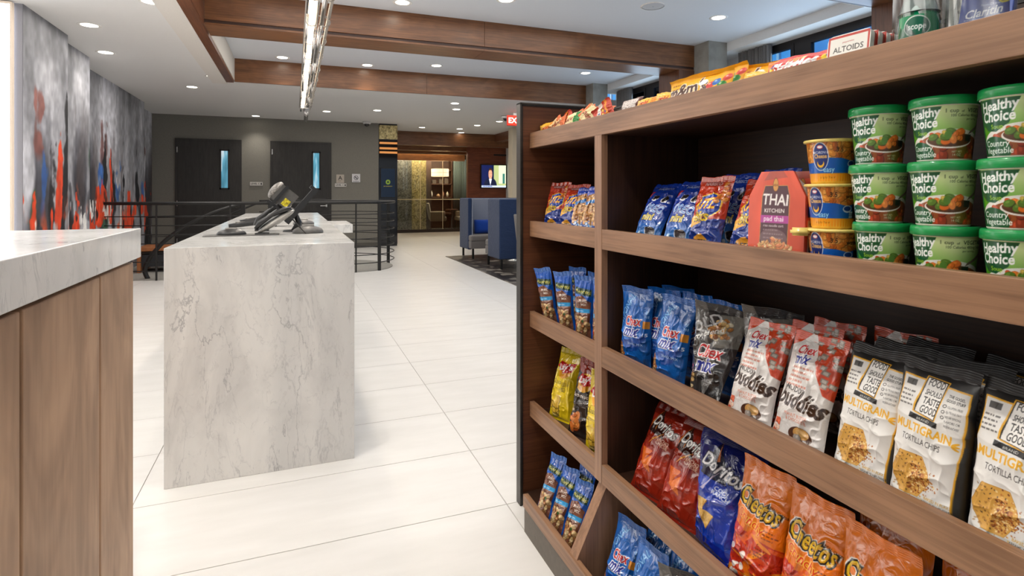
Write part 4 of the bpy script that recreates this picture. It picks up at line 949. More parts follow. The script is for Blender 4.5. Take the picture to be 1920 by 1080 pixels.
# ================================================================== bag and package builders
FOIL = printed('foil_film', 0.2, 0.8, 42, 0.7, 0.6, bdist=0.0045)
FILM = printed('clear_film', 0.14, 0.9, 46, 0.75, 0.6, bdist=0.0045)
PAPER = printed('matte_film', 0.42, 0.15, 30, 0.35, 0.5, bdist=0.003)
CARTON = printed('carton_print', 0.32, 0.35)
WRAP = printed('small_wrapper', 0.38, 0.15, 160, 0.4, 0.5, bdist=0.002)
def pouch(kind, W, H, T, cv_, mat, back, seed=1, st=0.075, sb=0.03, pinch=0.10, boxy=2.6, low=0.3, wr=1.0, gus=False, twist=0.0):
    nu, nv = cv_.nu, cv_.nv; col = cv_.out()
    u = np.linspace(0, 1, nu)[None, :]; v = np.linspace(0, 1, nv)[:, None]
    def prof(u, v):
        a = np.clip((v-sb)/low, 0, 1); b = np.clip((1-st-v)/0.52, 0, 1)
        V = (a**0.5 if not gus else (0.35+0.65*np.clip(v/0.12, 0, 1)**0.5))*(1-(1-b)**2.0)**0.9
        V = np.where((v < sb) & (not gus), 0.0, V); V = np.where(v > 1-st, 0.0, V)
        U = np.clip(1-np.abs(2*u-1)**boxy, 0, 1)**0.75
        return V, U
    V, U = prof(u, v)
    rs = np.random.RandomState(seed)
    D = T/2*V*U
    edge = np.exp(-np.clip(1-st-v, 0, 1)/0.13)+(0 if gus else 0.8)*np.exp(-np.clip(v-sb, 0, 1)/0.10)
    wv = 0
    for k in range(5):
        f_ = rs.uniform(3, 9); ph = rs.uniform(0, 6.28); sl = rs.uniform(-1.5, 1.5)
        wv = wv+np.cos(2*math.pi*f_*(u+sl*(1-v)*0.4)+ph)*rs.uniform(0.4, 1)
    rid = 1-np.abs(2*vnoise(nv, nu, 6, 4, seed+5)-1); rid2 = 1-np.abs(2*vnoise(nv, nu, 11, 7, seed+9)-1)
    D = D+wr*(0.0010*wv*edge+0.0075*(rid**3-0.3)+0.0035*(rid2**3-0.3))*np.clip(V*1.6, 0, 1)*np.clip(U*1.5, 0, 1)
    D = D+np.where(v > 1-st, 0.0009*np.sin(u*2*math.pi*5+seed)+0.0005*np.sin(v*420), 0)
    wid = W*(1-pinch*np.clip(V, 0, 1)*(0.8+0.2*np.sin(v*9+seed)))
    X = (u-0.5)*wid*np.ones_like(D); Zz = v*H*np.ones_like(D); Zz = Zz-0.006*(U**0.5)*(v > 1-st)*np.sin(u*7+seed)*0.4
    curl = 0.010*np.clip((v-0.85)/0.15, 0, 1)**2*math.sin(seed*1.7)
    Y = -D+curl+twist*(u-0.5)*(v-0.3)
    P = np.stack([X, Y, Zz], -1)
    cut = int(nv*(1-st))
    u2 = np.linspace(0, 1, 13)[None, :]; v2 = np.linspace(0, cut/(nv-1), 22)[:, None]; V2, U2 = prof(u2, v2)
    w2 = W*(1-pinch*np.clip(V2, 0, 1)*(0.8+0.2*np.sin(v2*9+seed)))
    Y2 = T/2*V2*U2; c2 = 0.010*np.clip((v2-0.85)/0.15, 0, 1)**2*math.sin(seed*1.7)
    P2 = np.stack([(u2-0.5)*w2*np.ones_like(Y2), Y2+0.0004+c2+twist*(u2-0.5)*(v2-0.3), v2*H*np.ones_like(Y2)], -1)
    bl = np.array(srgb(back))
    body = grid_mesh(kind+'_pouch', P[:cut+1], col[:cut+1], mat, extra=(P2, bl))
    sP = P[cut:]; sB = sP[:, ::6].copy(); sB[..., 1] += 0.0012
    seal = grid_mesh(kind+'_seal', sP, col[cut:], mat, extra=(sB, bl))
    return body, seal
KINDS = {}
def bag(kind, cat_name, label, X, Y, z, lean, psi, roll=0.0, group=None, sc=(1, 1, 1)):
    if kind not in KINDS: raise KeyError(kind)
    name, body, seal = KINDS[kind]
    t_ = thing(name, label, cat_name, (X, Y, z), (R(-lean), R(roll), R(-90+psi)), group); t_.scale = sc
    link('pouch', body, t_); link('top_seal', seal, t_)
    return t_
def chexlogo(c, x, y, s, red=(200, 36, 40), blue=(32, 48, 150)):
    c.text('Chex', x, y, 0.36*s, red, 0.02, 0.25, 0.06, 0.66, 'c', (246, 244, 244), 0.05)
    c.text('mix', x-0.02*s, y-0.29*s, 0.40*s, blue, 0.03, 0.25, 0.06, 0.76, 'c', (246, 244, 244), 0.05)
NUT = [(176, 122, 70), (206, 156, 98), (146, 92, 52), (222, 186, 130)]
def mk(kind, name, W, H, T, nu, bgc, draw, mat, seed=1, **k):
    a = H/W; nv = int(nu*a); c = Canvas(1.0, a, nu, nv, bgc, 3); draw(c, a)
    KINDS[kind] = (name,)+pouch(kind, W, H, T, c, mat, bgc, seed, **k)

def d_chex(c, a):
    c.rect(0, 1, 0, a, (28, 104, 184)); n = fbm(c.h, c.w, 3, 2, 3)[..., None]; c.a = c.a*(0.82+0.36*n)
    c.text('TRADITIONAL', 0.20, a*0.58, 0.27, (120, 178, 226), 0.01, 0.1, R(66), 0.8)
    c.poly([(0.15, a*0.3), (0.95, a*0.42), (0.7, a*0.22), (0.45, a*0.18)], (22, 74, 158), 0.7)
    chexlogo(c, 0.5, a*0.52, 0.95)
    c.text('SNACK MIX', 0.62, a*0.28, 0.085, (214, 230, 246)); c.blobs(46, 0.10, a*0.16, 0.13, 0.24, NUT, 0.03, 0.06, 5)
    c.text('RE', 0.9, a*0.68, 0.1, (170, 206, 240)); c.text('MI', 0.9, a*0.63, 0.1, (170, 206, 240))
    c.rect(0.82, 0.97, a*0.50, a*0.59, (206, 140, 50)); c.text('15', 0.89, a*0.40, 0.12, (236, 240, 246), 0.02)
mk('chex', 'snack_mix_bag', 0.116, 0.242, 0.06, 110, (28, 104, 184), d_chex, FOIL, 3, pinch=0.07)
def d_bold(c, a):
    c.rect(0, 1, 0, a, (66, 64, 64)); c.poly([(0, a), (0, a*0.75), (0.5, a*0.55), (0.2, a)], (112, 110, 108)); c.poly([(0.4, 0), (0.55, 0.5), (0.85, 0.75), (1, 0.3), (1, 0)], (44, 42, 42))
    c.poly([(0.5, a*0.9), (1, a*0.95), (1, a*0.6), (0.6, a*0.55)], (136, 134, 128)); c.blobs(30, 0.62, a*0.74, 0.2, 0.24, NUT+[(214, 204, 180)], 0.04, 0.075, 8)
    c.text('BOLD', 0.30, a*0.72, 0.34, (206, 206, 206), 0.02, 0, R(38), 0.9); c.text('party blend', 0.34, a*0.63, 0.19, (244, 244, 240), 0.005, 0.35, R(30), 0.95)
    chexlogo(c, 0.53, a*0.44, 1.05); c.poly([(0.45, a*0.2), (0.8, a*0.26), (0.55, a*0.02)], (130, 128, 126)); c.text('SNACK', 0.62, a*0.2, 0.085, (224, 224, 224)); c.text('MIX', 0.62, a*0.16, 0.085, (224, 224, 224))
    c.blobs(40, 0.08, a*0.18, 0.15, 0.32, NUT+[(224, 200, 160), (170, 90, 80)], 0.03, 0.06, 15)
mk('bold', 'dark_snack_mix_bag', 0.118, 0.250, 0.055, 104, (60, 58, 58), d_bold, FILM, 7, twist=0.12)
def d_mud(c, a):
    c.rect(0, 1, 0, a, (226, 222, 219)); c.poly([(0.42, a), (0.68, a*0.66), (0.86, a*0.5), (1, a*0.48), (1, a)], (206, 78, 44)); c.poly([(0, a), (0.35, a), (0.16, a*0.9), (0, a*0.86)], (206, 78, 44))
    rn = random.Random(3)
    for i in range(24):
        x, y = 0.5+rn.random()*0.5, a*(0.55+0.45*rn.random())
        if x > 0.42+(a-y)/a*0.95: c.poly([(x-.05, y-.03), (x+.045, y-.05), (x+.055, y+.035), (x-.04, y+.05)], (150, 138, 128)); c.poly([(x-.03, y-.02), (x+.03, y-.03), (x+.035, y+.02), (x-.025, y+.03)], (196, 188, 178))
    chexlogo(c, 0.34, a*0.80, 0.62); c.lines(0.18, 0.66, a*0.66, 5, 0.075, 0.035, (202, 128, 110), 6)
    c.text('MUDDY', 0.40, a*0.46, 0.13, (40, 28, 22), 0.01, 0, R(-8), fit=0.36)
    c.text('buddies', 0.49, a*0.325, 0.42, (66, 42, 28), 0.035, 0.28, R(-5), fit=0.88)
    c.text('PEANUT BUTTER', 0.5, a*0.255, 0.075, (214, 110, 78), fit=.46); c.text('& CHOCOLATE', 0.5, a*0.22, 0.075, (214, 110, 78), fit=.4)
    c.ell(0.60, a*0.125, 0.22, 0.13, (88, 58, 44)); c.ell(0.62, a*0.145, 0.15, 0.085, (206, 160, 96)); c.ell(0.62, a*0.15, 0.10, 0.05, (222, 182, 122)); c.blobs(14, 0.52, a*0.06, 0.22, 0.1, [(196, 190, 186), (168, 160, 154)], 0.05, 0.09, 3)
    c.poly([(0, 0), (0, a*0.2), (0.12, a*0.13), (0.2, 0)], (212, 88, 54)); c.blobs(12, 0.1, a*0.1, 0.1, 0.2, [(236, 196, 176), (220, 110, 80)], 0.03, 0.06, 9)
mk('mud', 'candy_mix_bag', 0.126, 0.245, 0.055, 116, (206, 90, 60), d_mud, FOIL, 11)
def d_fs(c, a):
    c.rect(0, 1, 0, a, (36, 35, 35)); yl = (232, 176, 44)
    pts = [(0.03, a*0.0), (0.03, a*0.62), (0.10, a*0.70), (0.07, a*0.875), (0.93, a*0.845), (0.94, a*0.52), (0.90, a*0.3), (0.90, 0)]
    c.poly([(x+(-0.018 if x < 0.5 else 0.018), y+0.022) for x, y in pts], yl); c.poly(pts, (228, 226, 222))
    c.poly([(0.31, a*0.655), (0.37, a*0.90), (0.68, a*0.89), (0.62, a*0.62)], yl); c.poly([(0.335, a*0.66), (0.385, a*0.895), (0.665, a*0.885), (0.61, a*0.63)], (30, 28, 28)); c.poly([(0.35, a*0.66), (0.395, a*0.888), (0.65, a*0.878), (0.60, a*0.637)], (240, 238, 234))
    for k, (s_, z) in enumerate((('FOOD', .155), ('SHOULD', .105), ('TASTE', .145), ('GOOD', .16))):
        c.text(s_, 0.505+0.005*(3-k), a*(0.838-0.0595*k), (.135, .105, .135, .145)[k], (34, 32, 32), 0.012, 0.06, R(-2.5), fit=0.215)
    c.poly([(0.28, a*0.61), (0.285, a*0.645), (0.66, a*0.625), (0.655, a*0.59)], (30, 28, 28)); c.text('BRAND', 0.47, a*0.607, 0.05, (236, 236, 230), 0, 0, R(-3))
    c.text('MULTIGRAIN', 0.47, a*0.525, 0.165, yl, 0.028, 0, R(-3), fit=0.74)
    for s_, x in ((-1, 0.055), (1, 0.885)):
        for q in (-0.5, 0, 0.5): c.ell(x, a*(0.545 if s_ < 0 else 0.515)+q*0.06, 0.042, 0.014, yl, 1, q*s_)
    c.text('TORTILLA CHIPS', 0.47, a*0.455, 0.115, (50, 46, 44), 0.0, 0, R(-3), fit=0.5)
    hx = [(0.07, a*0.25), (0.22, a*0.385), (0.52, a*0.385), (0.66, a*0.25), (0.5, a*0.12), (0.26, a*0.12)]
    c.poly(hx, (186, 138, 62)); c.poly([(x*0.97+0.012, y*0.985+0.006) for x, y in hx], (216, 168, 84))
    rn = random.Random(8)
    for i in range(46):
        x, y = rn.uniform(0.14, 0.5), a*rn.uniform(0.14, 0.37); c.ell(x, y, 0.018, 0.010, (160, 110, 48), 0.5, rn.random()*3)
    for i in range(26):
        x, y = rn.uniform(0.13, 0.5), a*rn.uniform(0.14, 0.37); c.ell(x, y, 0.012, 0.005, (58, 38, 30), 1, rn.random()*3)
    for i in range(420):
        q = rn.random(); x = 0.42+0.3*q*rn.random()+rn.gauss(0, 0.03); y = a*(0.235+rn.gauss(0, 0.045)); r = rn.uniform(0.006, 0.016)
        c.ell(x, y, r, r*0.75, rn.choice([(222, 182, 104), (196, 130, 60), (126, 66, 34), (236, 212, 156), (176, 106, 52)]), 1, rn.random()*3)
    c.rect(0.12, 0.27, a*0.815, a*0.855, (70, 68, 66)); c.lines(0.10, 0.30, a*0.77, 4, 0.06, 0.022, (90, 86, 84), 2)
    c.text('THE GOOD,', 0.80, a*0.80, 0.055, (40, 38, 38), 0.015, 0, R(-3), fit=.19); c.text('GOOD STUFF', 0.80, a*0.772, 0.055, (40, 38, 38), 0.015, 0, R(-3), fit=.21)
    for k in range(3): c.ell(0.70, a*(0.745-0.036*k), 0.022, 0.022, (60, 58, 56)); c.ell(0.70, a*(0.745-0.036*k), 0.014, 0.014, (228, 226, 222))
    for k, s_ in enumerate(('GLUTEN FREE', '0g TRANS FAT', 'NO ARTIFICIAL', 'FLAVORS OR', 'PRESERVATIVES')): c.text(s_, 0.735, a*(0.737-0.03*k), 0.042, (80, 78, 76), 0, 0, R(-2), 0.8, 'l', fit=.16)
    c.text('BAKED IN FLAX,', 0.74, a*0.125, 0.055, (214, 160, 50), 0, 0, 0, 0.8); c.text('SESAME, SUNFLOWER', 0.74, a*0.095, 0.055, (60, 56, 54), 0, 0, 0, 0.7); c.text('SEEDS & QUINOA', 0.76, a*0.065, 0.055, (60, 56, 54), 0, 0, 0, 0.8)
mk('fs', 'tortilla_chip_bag', 0.120, 0.250, 0.06, 150, (36, 35, 35), d_fs, PAPER, 5, gus=True, boxy=5, pinch=0.03, wr=0.6, st=0.08)
def layslogo(c, x, y, s):
    c.ell(x, y-0.02*s, 0.26*s, 0.26*s, (244, 196, 60)); c.ell(x, y-0.06*s, 0.23*s, 0.2*s, (226, 150, 30), 0.7)
    c.poly([(x-0.33*s, y+0.06*s), (x-0.22*s, y+0.22*s), (x+0.05*s, y+0.16*s), (x+0.34*s, y+0.24*s), (x+0.26*s, y-0.04*s), (x-0.02*s, y-0.13*s)], (196, 30, 34))
    c.text('Lay\u2019s' if False else "Lay's", x, y-0.02*s, 0.26*s, (250, 248, 246), 0.03, 0.15, 0.12)
def d_lays(c, a):
    c.rect(0, 1, 0, a, (226, 198, 34)); c.rect(0, 1, a*0.9, a, (206, 184, 40)); layslogo(c, 0.5, a*0.70, 1.15); c.text('Classic', 0.34, a*0.49, 0.21, (90, 84, 24), 0.0, 0.1)
    c.ell(0.66, a*0.5, 0.14, 0.08, (200, 172, 26)); c.lines(0.56, 0.8, a*0.51, 3, 0.05, 0.02, (120, 106, 20), 4); c.lines(0.6, 0.74, a*0.44, 3, 0.05, 0.025, (60, 56, 20), 5)
    c.blobs(9, 0.3, a*0.2, 0.26, 0.28, [(236, 208, 96), (244, 222, 130), (222, 184, 70)], 0.14, 0.2, 6, 0.6)
mk('lay', 'potato_chip_bag', 0.118, 0.284, 0.07, 90, (226, 198, 34), d_lays, FOIL, 13, pinch=0.05)
def d_bbq(c, a):
    c.rect(0, 1, 0, a, (46, 36, 32)); c.rect(0, 1, a*0.86, a, (150, 44, 24)); c.poly([(0, a*0.86), (1, a*0.9), (1, a*0.7), (0, a*0.84)], (150, 44, 24)); layslogo(c, 0.5, a*0.70, 1.15)
    c.text('Barbecue', 0.42, a*0.50, 0.19, (236, 224, 210), 0.0, 0.1); c.lines(0.58, 0.86, a*0.46, 4, 0.06, 0.02, (160, 150, 140), 8)
    c.blobs(12, 0.3, a*0.2, 0.3, 0.26, [(210, 116, 50), (186, 88, 40), (226, 140, 70)], 0.10, 0.17, 6, 0.55); c.blobs(16, 0.15, a*0.3, 0.13, 0.2, [(200, 180, 160), (90, 60, 48)], 0.03, 0.06, 7)
mk('bbq', 'barbecue_chip_bag', 0.116, 0.284, 0.065, 90, (46, 36, 32), d_bbq, FOIL, 17)
def tri(c, x, y, s, r, col, dk):
    p = [(x+s*math.cos(r+k*2.094), y+s*math.sin(r+k*2.094)) for k in range(3)]; c.poly([(q[0]+s*.05, q[1]-s*.06) for q in p], dk); c.poly(p, col)
    rn = random.Random(int(x*999)+int(s*777))
    for _ in range(16): c.ell(x+rn.uniform(-.4, .4)*s, y+rn.uniform(-.4, .4)*s, 0.05*s, 0.03*s, dk, 0.5)
def d_dor(c, a):
    c.rect(0, 1, 0, a, (164, 46, 24)); n = fbm(c.h, c.w, 4, 2, 5)[..., None]; c.a = c.a*(0.8+0.4*n); c.rect(0, 1, a*0.86, a, (120, 34, 20), 0.7)
    c.poly([(0.28, a*0.93), (0.08, a*0.66), (0.62, a*0.62)], (46, 26, 24), 0.85)
    for k in (0, 1): c.poly([(0.28, a*0.93), (0.08+k*0.2, a*0.72-k*0.03), (0.10+k*0.2, a*0.70-k*0.03)], (236, 150, 60))
    c.poly([(0.25, a*0.52), (0.62, a*0.70), (0.36, a*0.60)], (240, 170, 70))
    c.text('Doritos', 0.49, a*0.70, 0.32, (240, 238, 236), 0.02, 0.1, R(-14), 0.7, 'c', (40, 26, 26), 0.05)
    c.text('NACHO', 0.62, a*0.585, 0.10, (238, 210, 190), 0.02, 0, R(-8)); c.text('CHEESE', 0.62, a*0.545, 0.10, (238, 210, 190), 0.02, 0, R(-8))
    tri(c, 0.3, a*0.42, 0.2, 0.5, (216, 110, 40), (176, 70, 26)); tri(c, 0.44, a*0.33, 0.19, 1.2, (226, 124, 50), (180, 76, 28)); c.poly([(0, a*0.16), (1, a*0.22), (1, 0), (0, 0)], (132, 36, 20), 0.6)
mk('dor', 'nacho_chip_bag', 0.146, 0.274, 0.075, 110, (150, 42, 24), d_dor, FOIL, 19, pinch=0.05)
def d_ran(c, a):
    c.rect(0, 1, 0, a, (20, 66, 176)); c.rect(0, 1, a*0.66, a, (18, 34, 116)); n = fbm(c.h, c.w, 4, 2, 9)[..., None]; c.a = c.a*(0.8+0.4*n); c.rect(0, 1, 0, a*0.12, (16, 40, 140))
    c.poly([(0.34, a*0.93), (0.1, a*0.62), (0.66, a*0.6)], (26, 26, 52), 0.85); c.poly([(0.34, a*0.93), (0.40, a*0.76), (0.43, a*0.77)], (226, 140, 90)); c.poly([(0.22, a*0.5), (0.5, a*0.70), (0.3, a*0.50)], (220, 200, 210), 0.8)
    c.text('Doritos', 0.47, a*0.66, 0.34, (242, 242, 246), 0.02, 0.1, R(-14), 0.72, 'c', (24, 26, 50), 0.05)
    c.text('COOL', 0.62, a*0.53, 0.10, (226, 232, 244), 0.02, 0, R(-8)); c.text('RANCH', 0.62, a*0.49, 0.10, (226, 232, 244), 0.02, 0, R(-8))
    tri(c, 0.24, a*0.37, 0.22, 0.6, (222, 180, 96), (176, 126, 56)); tri(c, 0.42, a*0.29, 0.20, 0.45, (228, 188, 104), (180, 130, 60)); c.blobs(10, 0.14, a*0.24, .1, .1, [(236, 236, 240), (90, 120, 200)], .02, .04, 3)
mk('ran', 'ranch_chip_bag', 0.142, 0.285, 0.075, 110, (18, 48, 150), d_ran, FILM, 23, twist=0.15, pinch=0.06)
def d_che(c, a):
    c.rect(0, 1, 0, a, (234, 128, 24)); n = fbm(c.h, c.w, 3, 2, 2)[..., None]; c.a = c.a*(0.88+0.24*n)
    c.poly([(0, a*0.46), (1, a*0.42), (1, 0), (0, 0)], (190, 48, 22)); rn = random.Random(5)
    for i in range(34):
        x, y = rn.random(), a*rn.uniform(0.0, 0.42); c.ell(x, y, rn.uniform(.08, .2), rn.uniform(.018, .05), rn.choice([(232, 120, 24), (240, 150, 40), (206, 70, 26), (226, 96, 22)]), 0.95, rn.uniform(-0.7, 0.9))
    for i in range(9): c.ell(rn.uniform(0.05, 0.45), a*rn.uniform(0.02, 0.36), rn.uniform(.04, .09), rn.uniform(.02, .045), (238, 232, 226), 0.95, rn.uniform(0, 2))
    for i in range(40): c.ell(rn.random(), a*rn.uniform(0, 0.42), .008, .008, (80, 30, 16))
    R1 = R(-9)
    c.text('Cheetos', 0.49, a*0.605, 0.38, (246, 240, 236), 0.11, 0.05, R1, fit=0.84, arc=0.12); c.text('Cheetos', 0.49, a*0.605, 0.38, (34, 28, 24), 0.08, 0.05, R1, fit=0.80, arc=0.12)
    c.text('Cheetos', 0.49, a*0.605, 0.38, (222, 170, 24), 0.02, 0.05, R1, fit=0.745, arc=0.12); c.text('Cheetos', 0.485, a*0.612, 0.38, (240, 206, 60), -0.012, 0.05, R1, fit=0.73, arc=0.12)
    c.text('Crunchy', 0.42, a*0.505, 0.19, (216, 70, 24), 0.02, 0.12, R(-10), 0.9, 'c', (246, 208, 90), 0.05)
    c.lines(0.72, 0.95, a*0.52, 3, 0.055, 0.018, (120, 50, 16), 4); c.lines(0.6, 0.85, a*0.36, 3, 0.055, 0.02, (120, 40, 16), 9); c.text('REAL CHEESE', 0.84, a*0.68, 0.05, (60, 30, 16), 0.01, 0, R(-12))
mk('che', 'cheese_snack_bag', 0.142, 0.280, 0.065, 120, (226, 120, 24), d_che, FOIL, 29, pinch=0.06)
def d_oreo(c, a):
    c.rect(0, 1, 0, a, (26, 62, 158)); yy = ((np.arange(c.h)+.5)/c.h)[:, None, None]; c.a = c.a*np.clip(yy*2, 0, 1)+np.array((96, 172, 226))/255*(1-np.clip(yy*2, 0, 1))
    c.text('NABISCO', 0.55, a*0.86, 0.13, (190, 196, 220), 0.02); c.poly([(0.08, a*0.80), (0.28, a*0.82), (0.1, a*0.70)], (206, 60, 60))
    for x, y, r in ((.4, .70, .6), (.75, .68, 1.1)): c.ell(x, a*y, 0.12, 0.09, (236, 236, 240), 1, r); c.ell(x+.01, a*y+.02, 0.115, 0.07, (36, 30, 34), 1, r)
    c.text('OREO', 0.52, a*0.47, 0.34, (240, 242, 250), 0.045, 0.1, R(-6), 0.72, 'c', (20, 40, 130), 0.03); c.text('OREO', 0.52, a*0.47, 0.34, (66, 140, 214), 0.0, 0.1, R(-6), 0.72)
    c.text('mini', 0.42, a*0.345, 0.3, (240, 220, 120), 0.04, 0.1, 0, 0.95, 'c', (24, 40, 110), 0.05)
    c.ell(0.68, a*0.18, 0.17, 0.14, (226, 228, 234)); c.ell(0.69, a*0.19, 0.155, 0.125, (44, 34, 36)); c.ell(0.69, a*0.19, 0.10, 0.08, (70, 56, 56)); c.blobs(10, .3, a*.12, .2, .1, [(206, 226, 240), (150, 196, 230)], .04, .08, 4)
mk('oreo', 'cookie_bag', 0.108, 0.222, 0.055, 84, (24, 60, 150), d_oreo, FOIL, 31)
def d_ritz(c, a):
    c.rect(0, 1, 0, a, (188, 62, 34)); c.rect(0.2, 0.7, a*0.86, a*0.93, (150, 50, 34)); c.text('NABISCO', 0.46, a*0.87, 0.12, (216, 190, 190), 0.02)
    c.poly([(0, 0), (0, a*0.28), (0.5, a*0.4), (1, a*0.45), (1, 0)], (34, 66, 150)); c.poly([(0, a*0.40), (0, a*0.28), (0.5, a*0.38), (0.3, a*0.5)], (232, 176, 50))
    c.ell(0.58, a*0.60, 0.34, 0.30, (238, 196, 60), 1, 0.4); c.ell(0.58, a*0.60, 0.31, 0.27, (34, 74, 168), 1, 0.4)
    c.text('RITZ', 0.5, a*0.55, 0.36, (246, 206, 52), 0.02, 0.25, R(6), 0.72, 'c', (196, 50, 30), 0.035); c.text('bits', 0.46, a*0.395, 0.34, (248, 212, 50), 0.025, 0.1, R(3), 0.85, 'c', (30, 60, 150), 0.035)
    c.poly([(0.22, 0.02), (0.26, a*0.2), (0.56, a*0.24), (0.74, a*0.16), (0.68, 0.02)], (222, 160, 56)); c.text('CHEESE', 0.48, a*0.115, 0.16, (54, 34, 28), 0.03); c.blobs(12, .85, a*.75, .12, .3, [(214, 140, 60), (196, 110, 40)], .05, .08, 4)
mk('ritz', 'cracker_bag', 0.110, 0.212, 0.055, 84, (180, 58, 36), d_ritz, FOIL, 37)
def d_nut(c, a):
    c.rect(0, 1, 0, a, (30, 84, 168)); c.rect(0, 1, a*0.3, a*0.86, (150, 96, 56)); c.blobs(120, 0.5, a*0.52, 0.48, a*0.3, [(204, 150, 92), (180, 122, 70), (224, 178, 122)], 0.07, 0.12, 3)
    c.poly([(0, a*0.6), (1, a*0.68), (1, a*0.75), (0, a*0.67)], (30, 120, 190)); c.blobs(14, 0.5, a*0.17, 0.42, 0.22, [(220, 232, 246), (90, 150, 214)], 0.05, 0.1, 4); c.poly([(0, a*.8), (1, a*.9), (1, a), (0, a)], (28, 70, 170))
mk('nut', 'peanut_bag', 0.075, 0.192, 0.04, 60, (30, 84, 168), d_nut, FILM, 41)
def d_pl(c, a):
    c.rect(0, 1, 0, a, (22, 96, 190)); c.rect(0, 1, a*0.92, a, (60, 130, 210), 0.6); c.poly([(.1, a*.72), (.1, a*.82), (.93, a*.79), (.93, a*.69)], (44, 76, 70)); c.text('PLANTERS', 0.51, a*0.735, 0.15, (232, 218, 84), 0.02, 0, R(-6), fit=0.76)
    c.poly([(0.06, 0.16), (0.08, a*0.66), (0.5, a*0.7), (0.92, a*0.6), (0.9, 0.14)], (128, 82, 62))
    c.text('TRAIL', 0.55, a*0.60, 0.15, (236, 226, 216), 0.02); c.text('MIX', 0.6, a*0.545, 0.15, (236, 226, 216), 0.02); c.rect(0.08, 0.9, a*0.44, a*0.5, (60, 166, 224)); c.lines(.15, .8, a*.46, 1, .1, .03, (220, 240, 250), 4)
    c.blobs(44, 0.48, a*0.25, 0.36, a*0.16, [(214, 176, 122), (196, 150, 98), (230, 202, 156), (222, 186, 134), (170, 120, 76), (206, 164, 112), (196, 60, 40), (206, 170, 120), (60, 130, 70)], 0.07, 0.115, 6)
mk('pl', 'trail_mix_bag', 0.082, 0.235, 0.038, 76, (22, 92, 184), d_pl, FILM, 43, pinch=0.12)

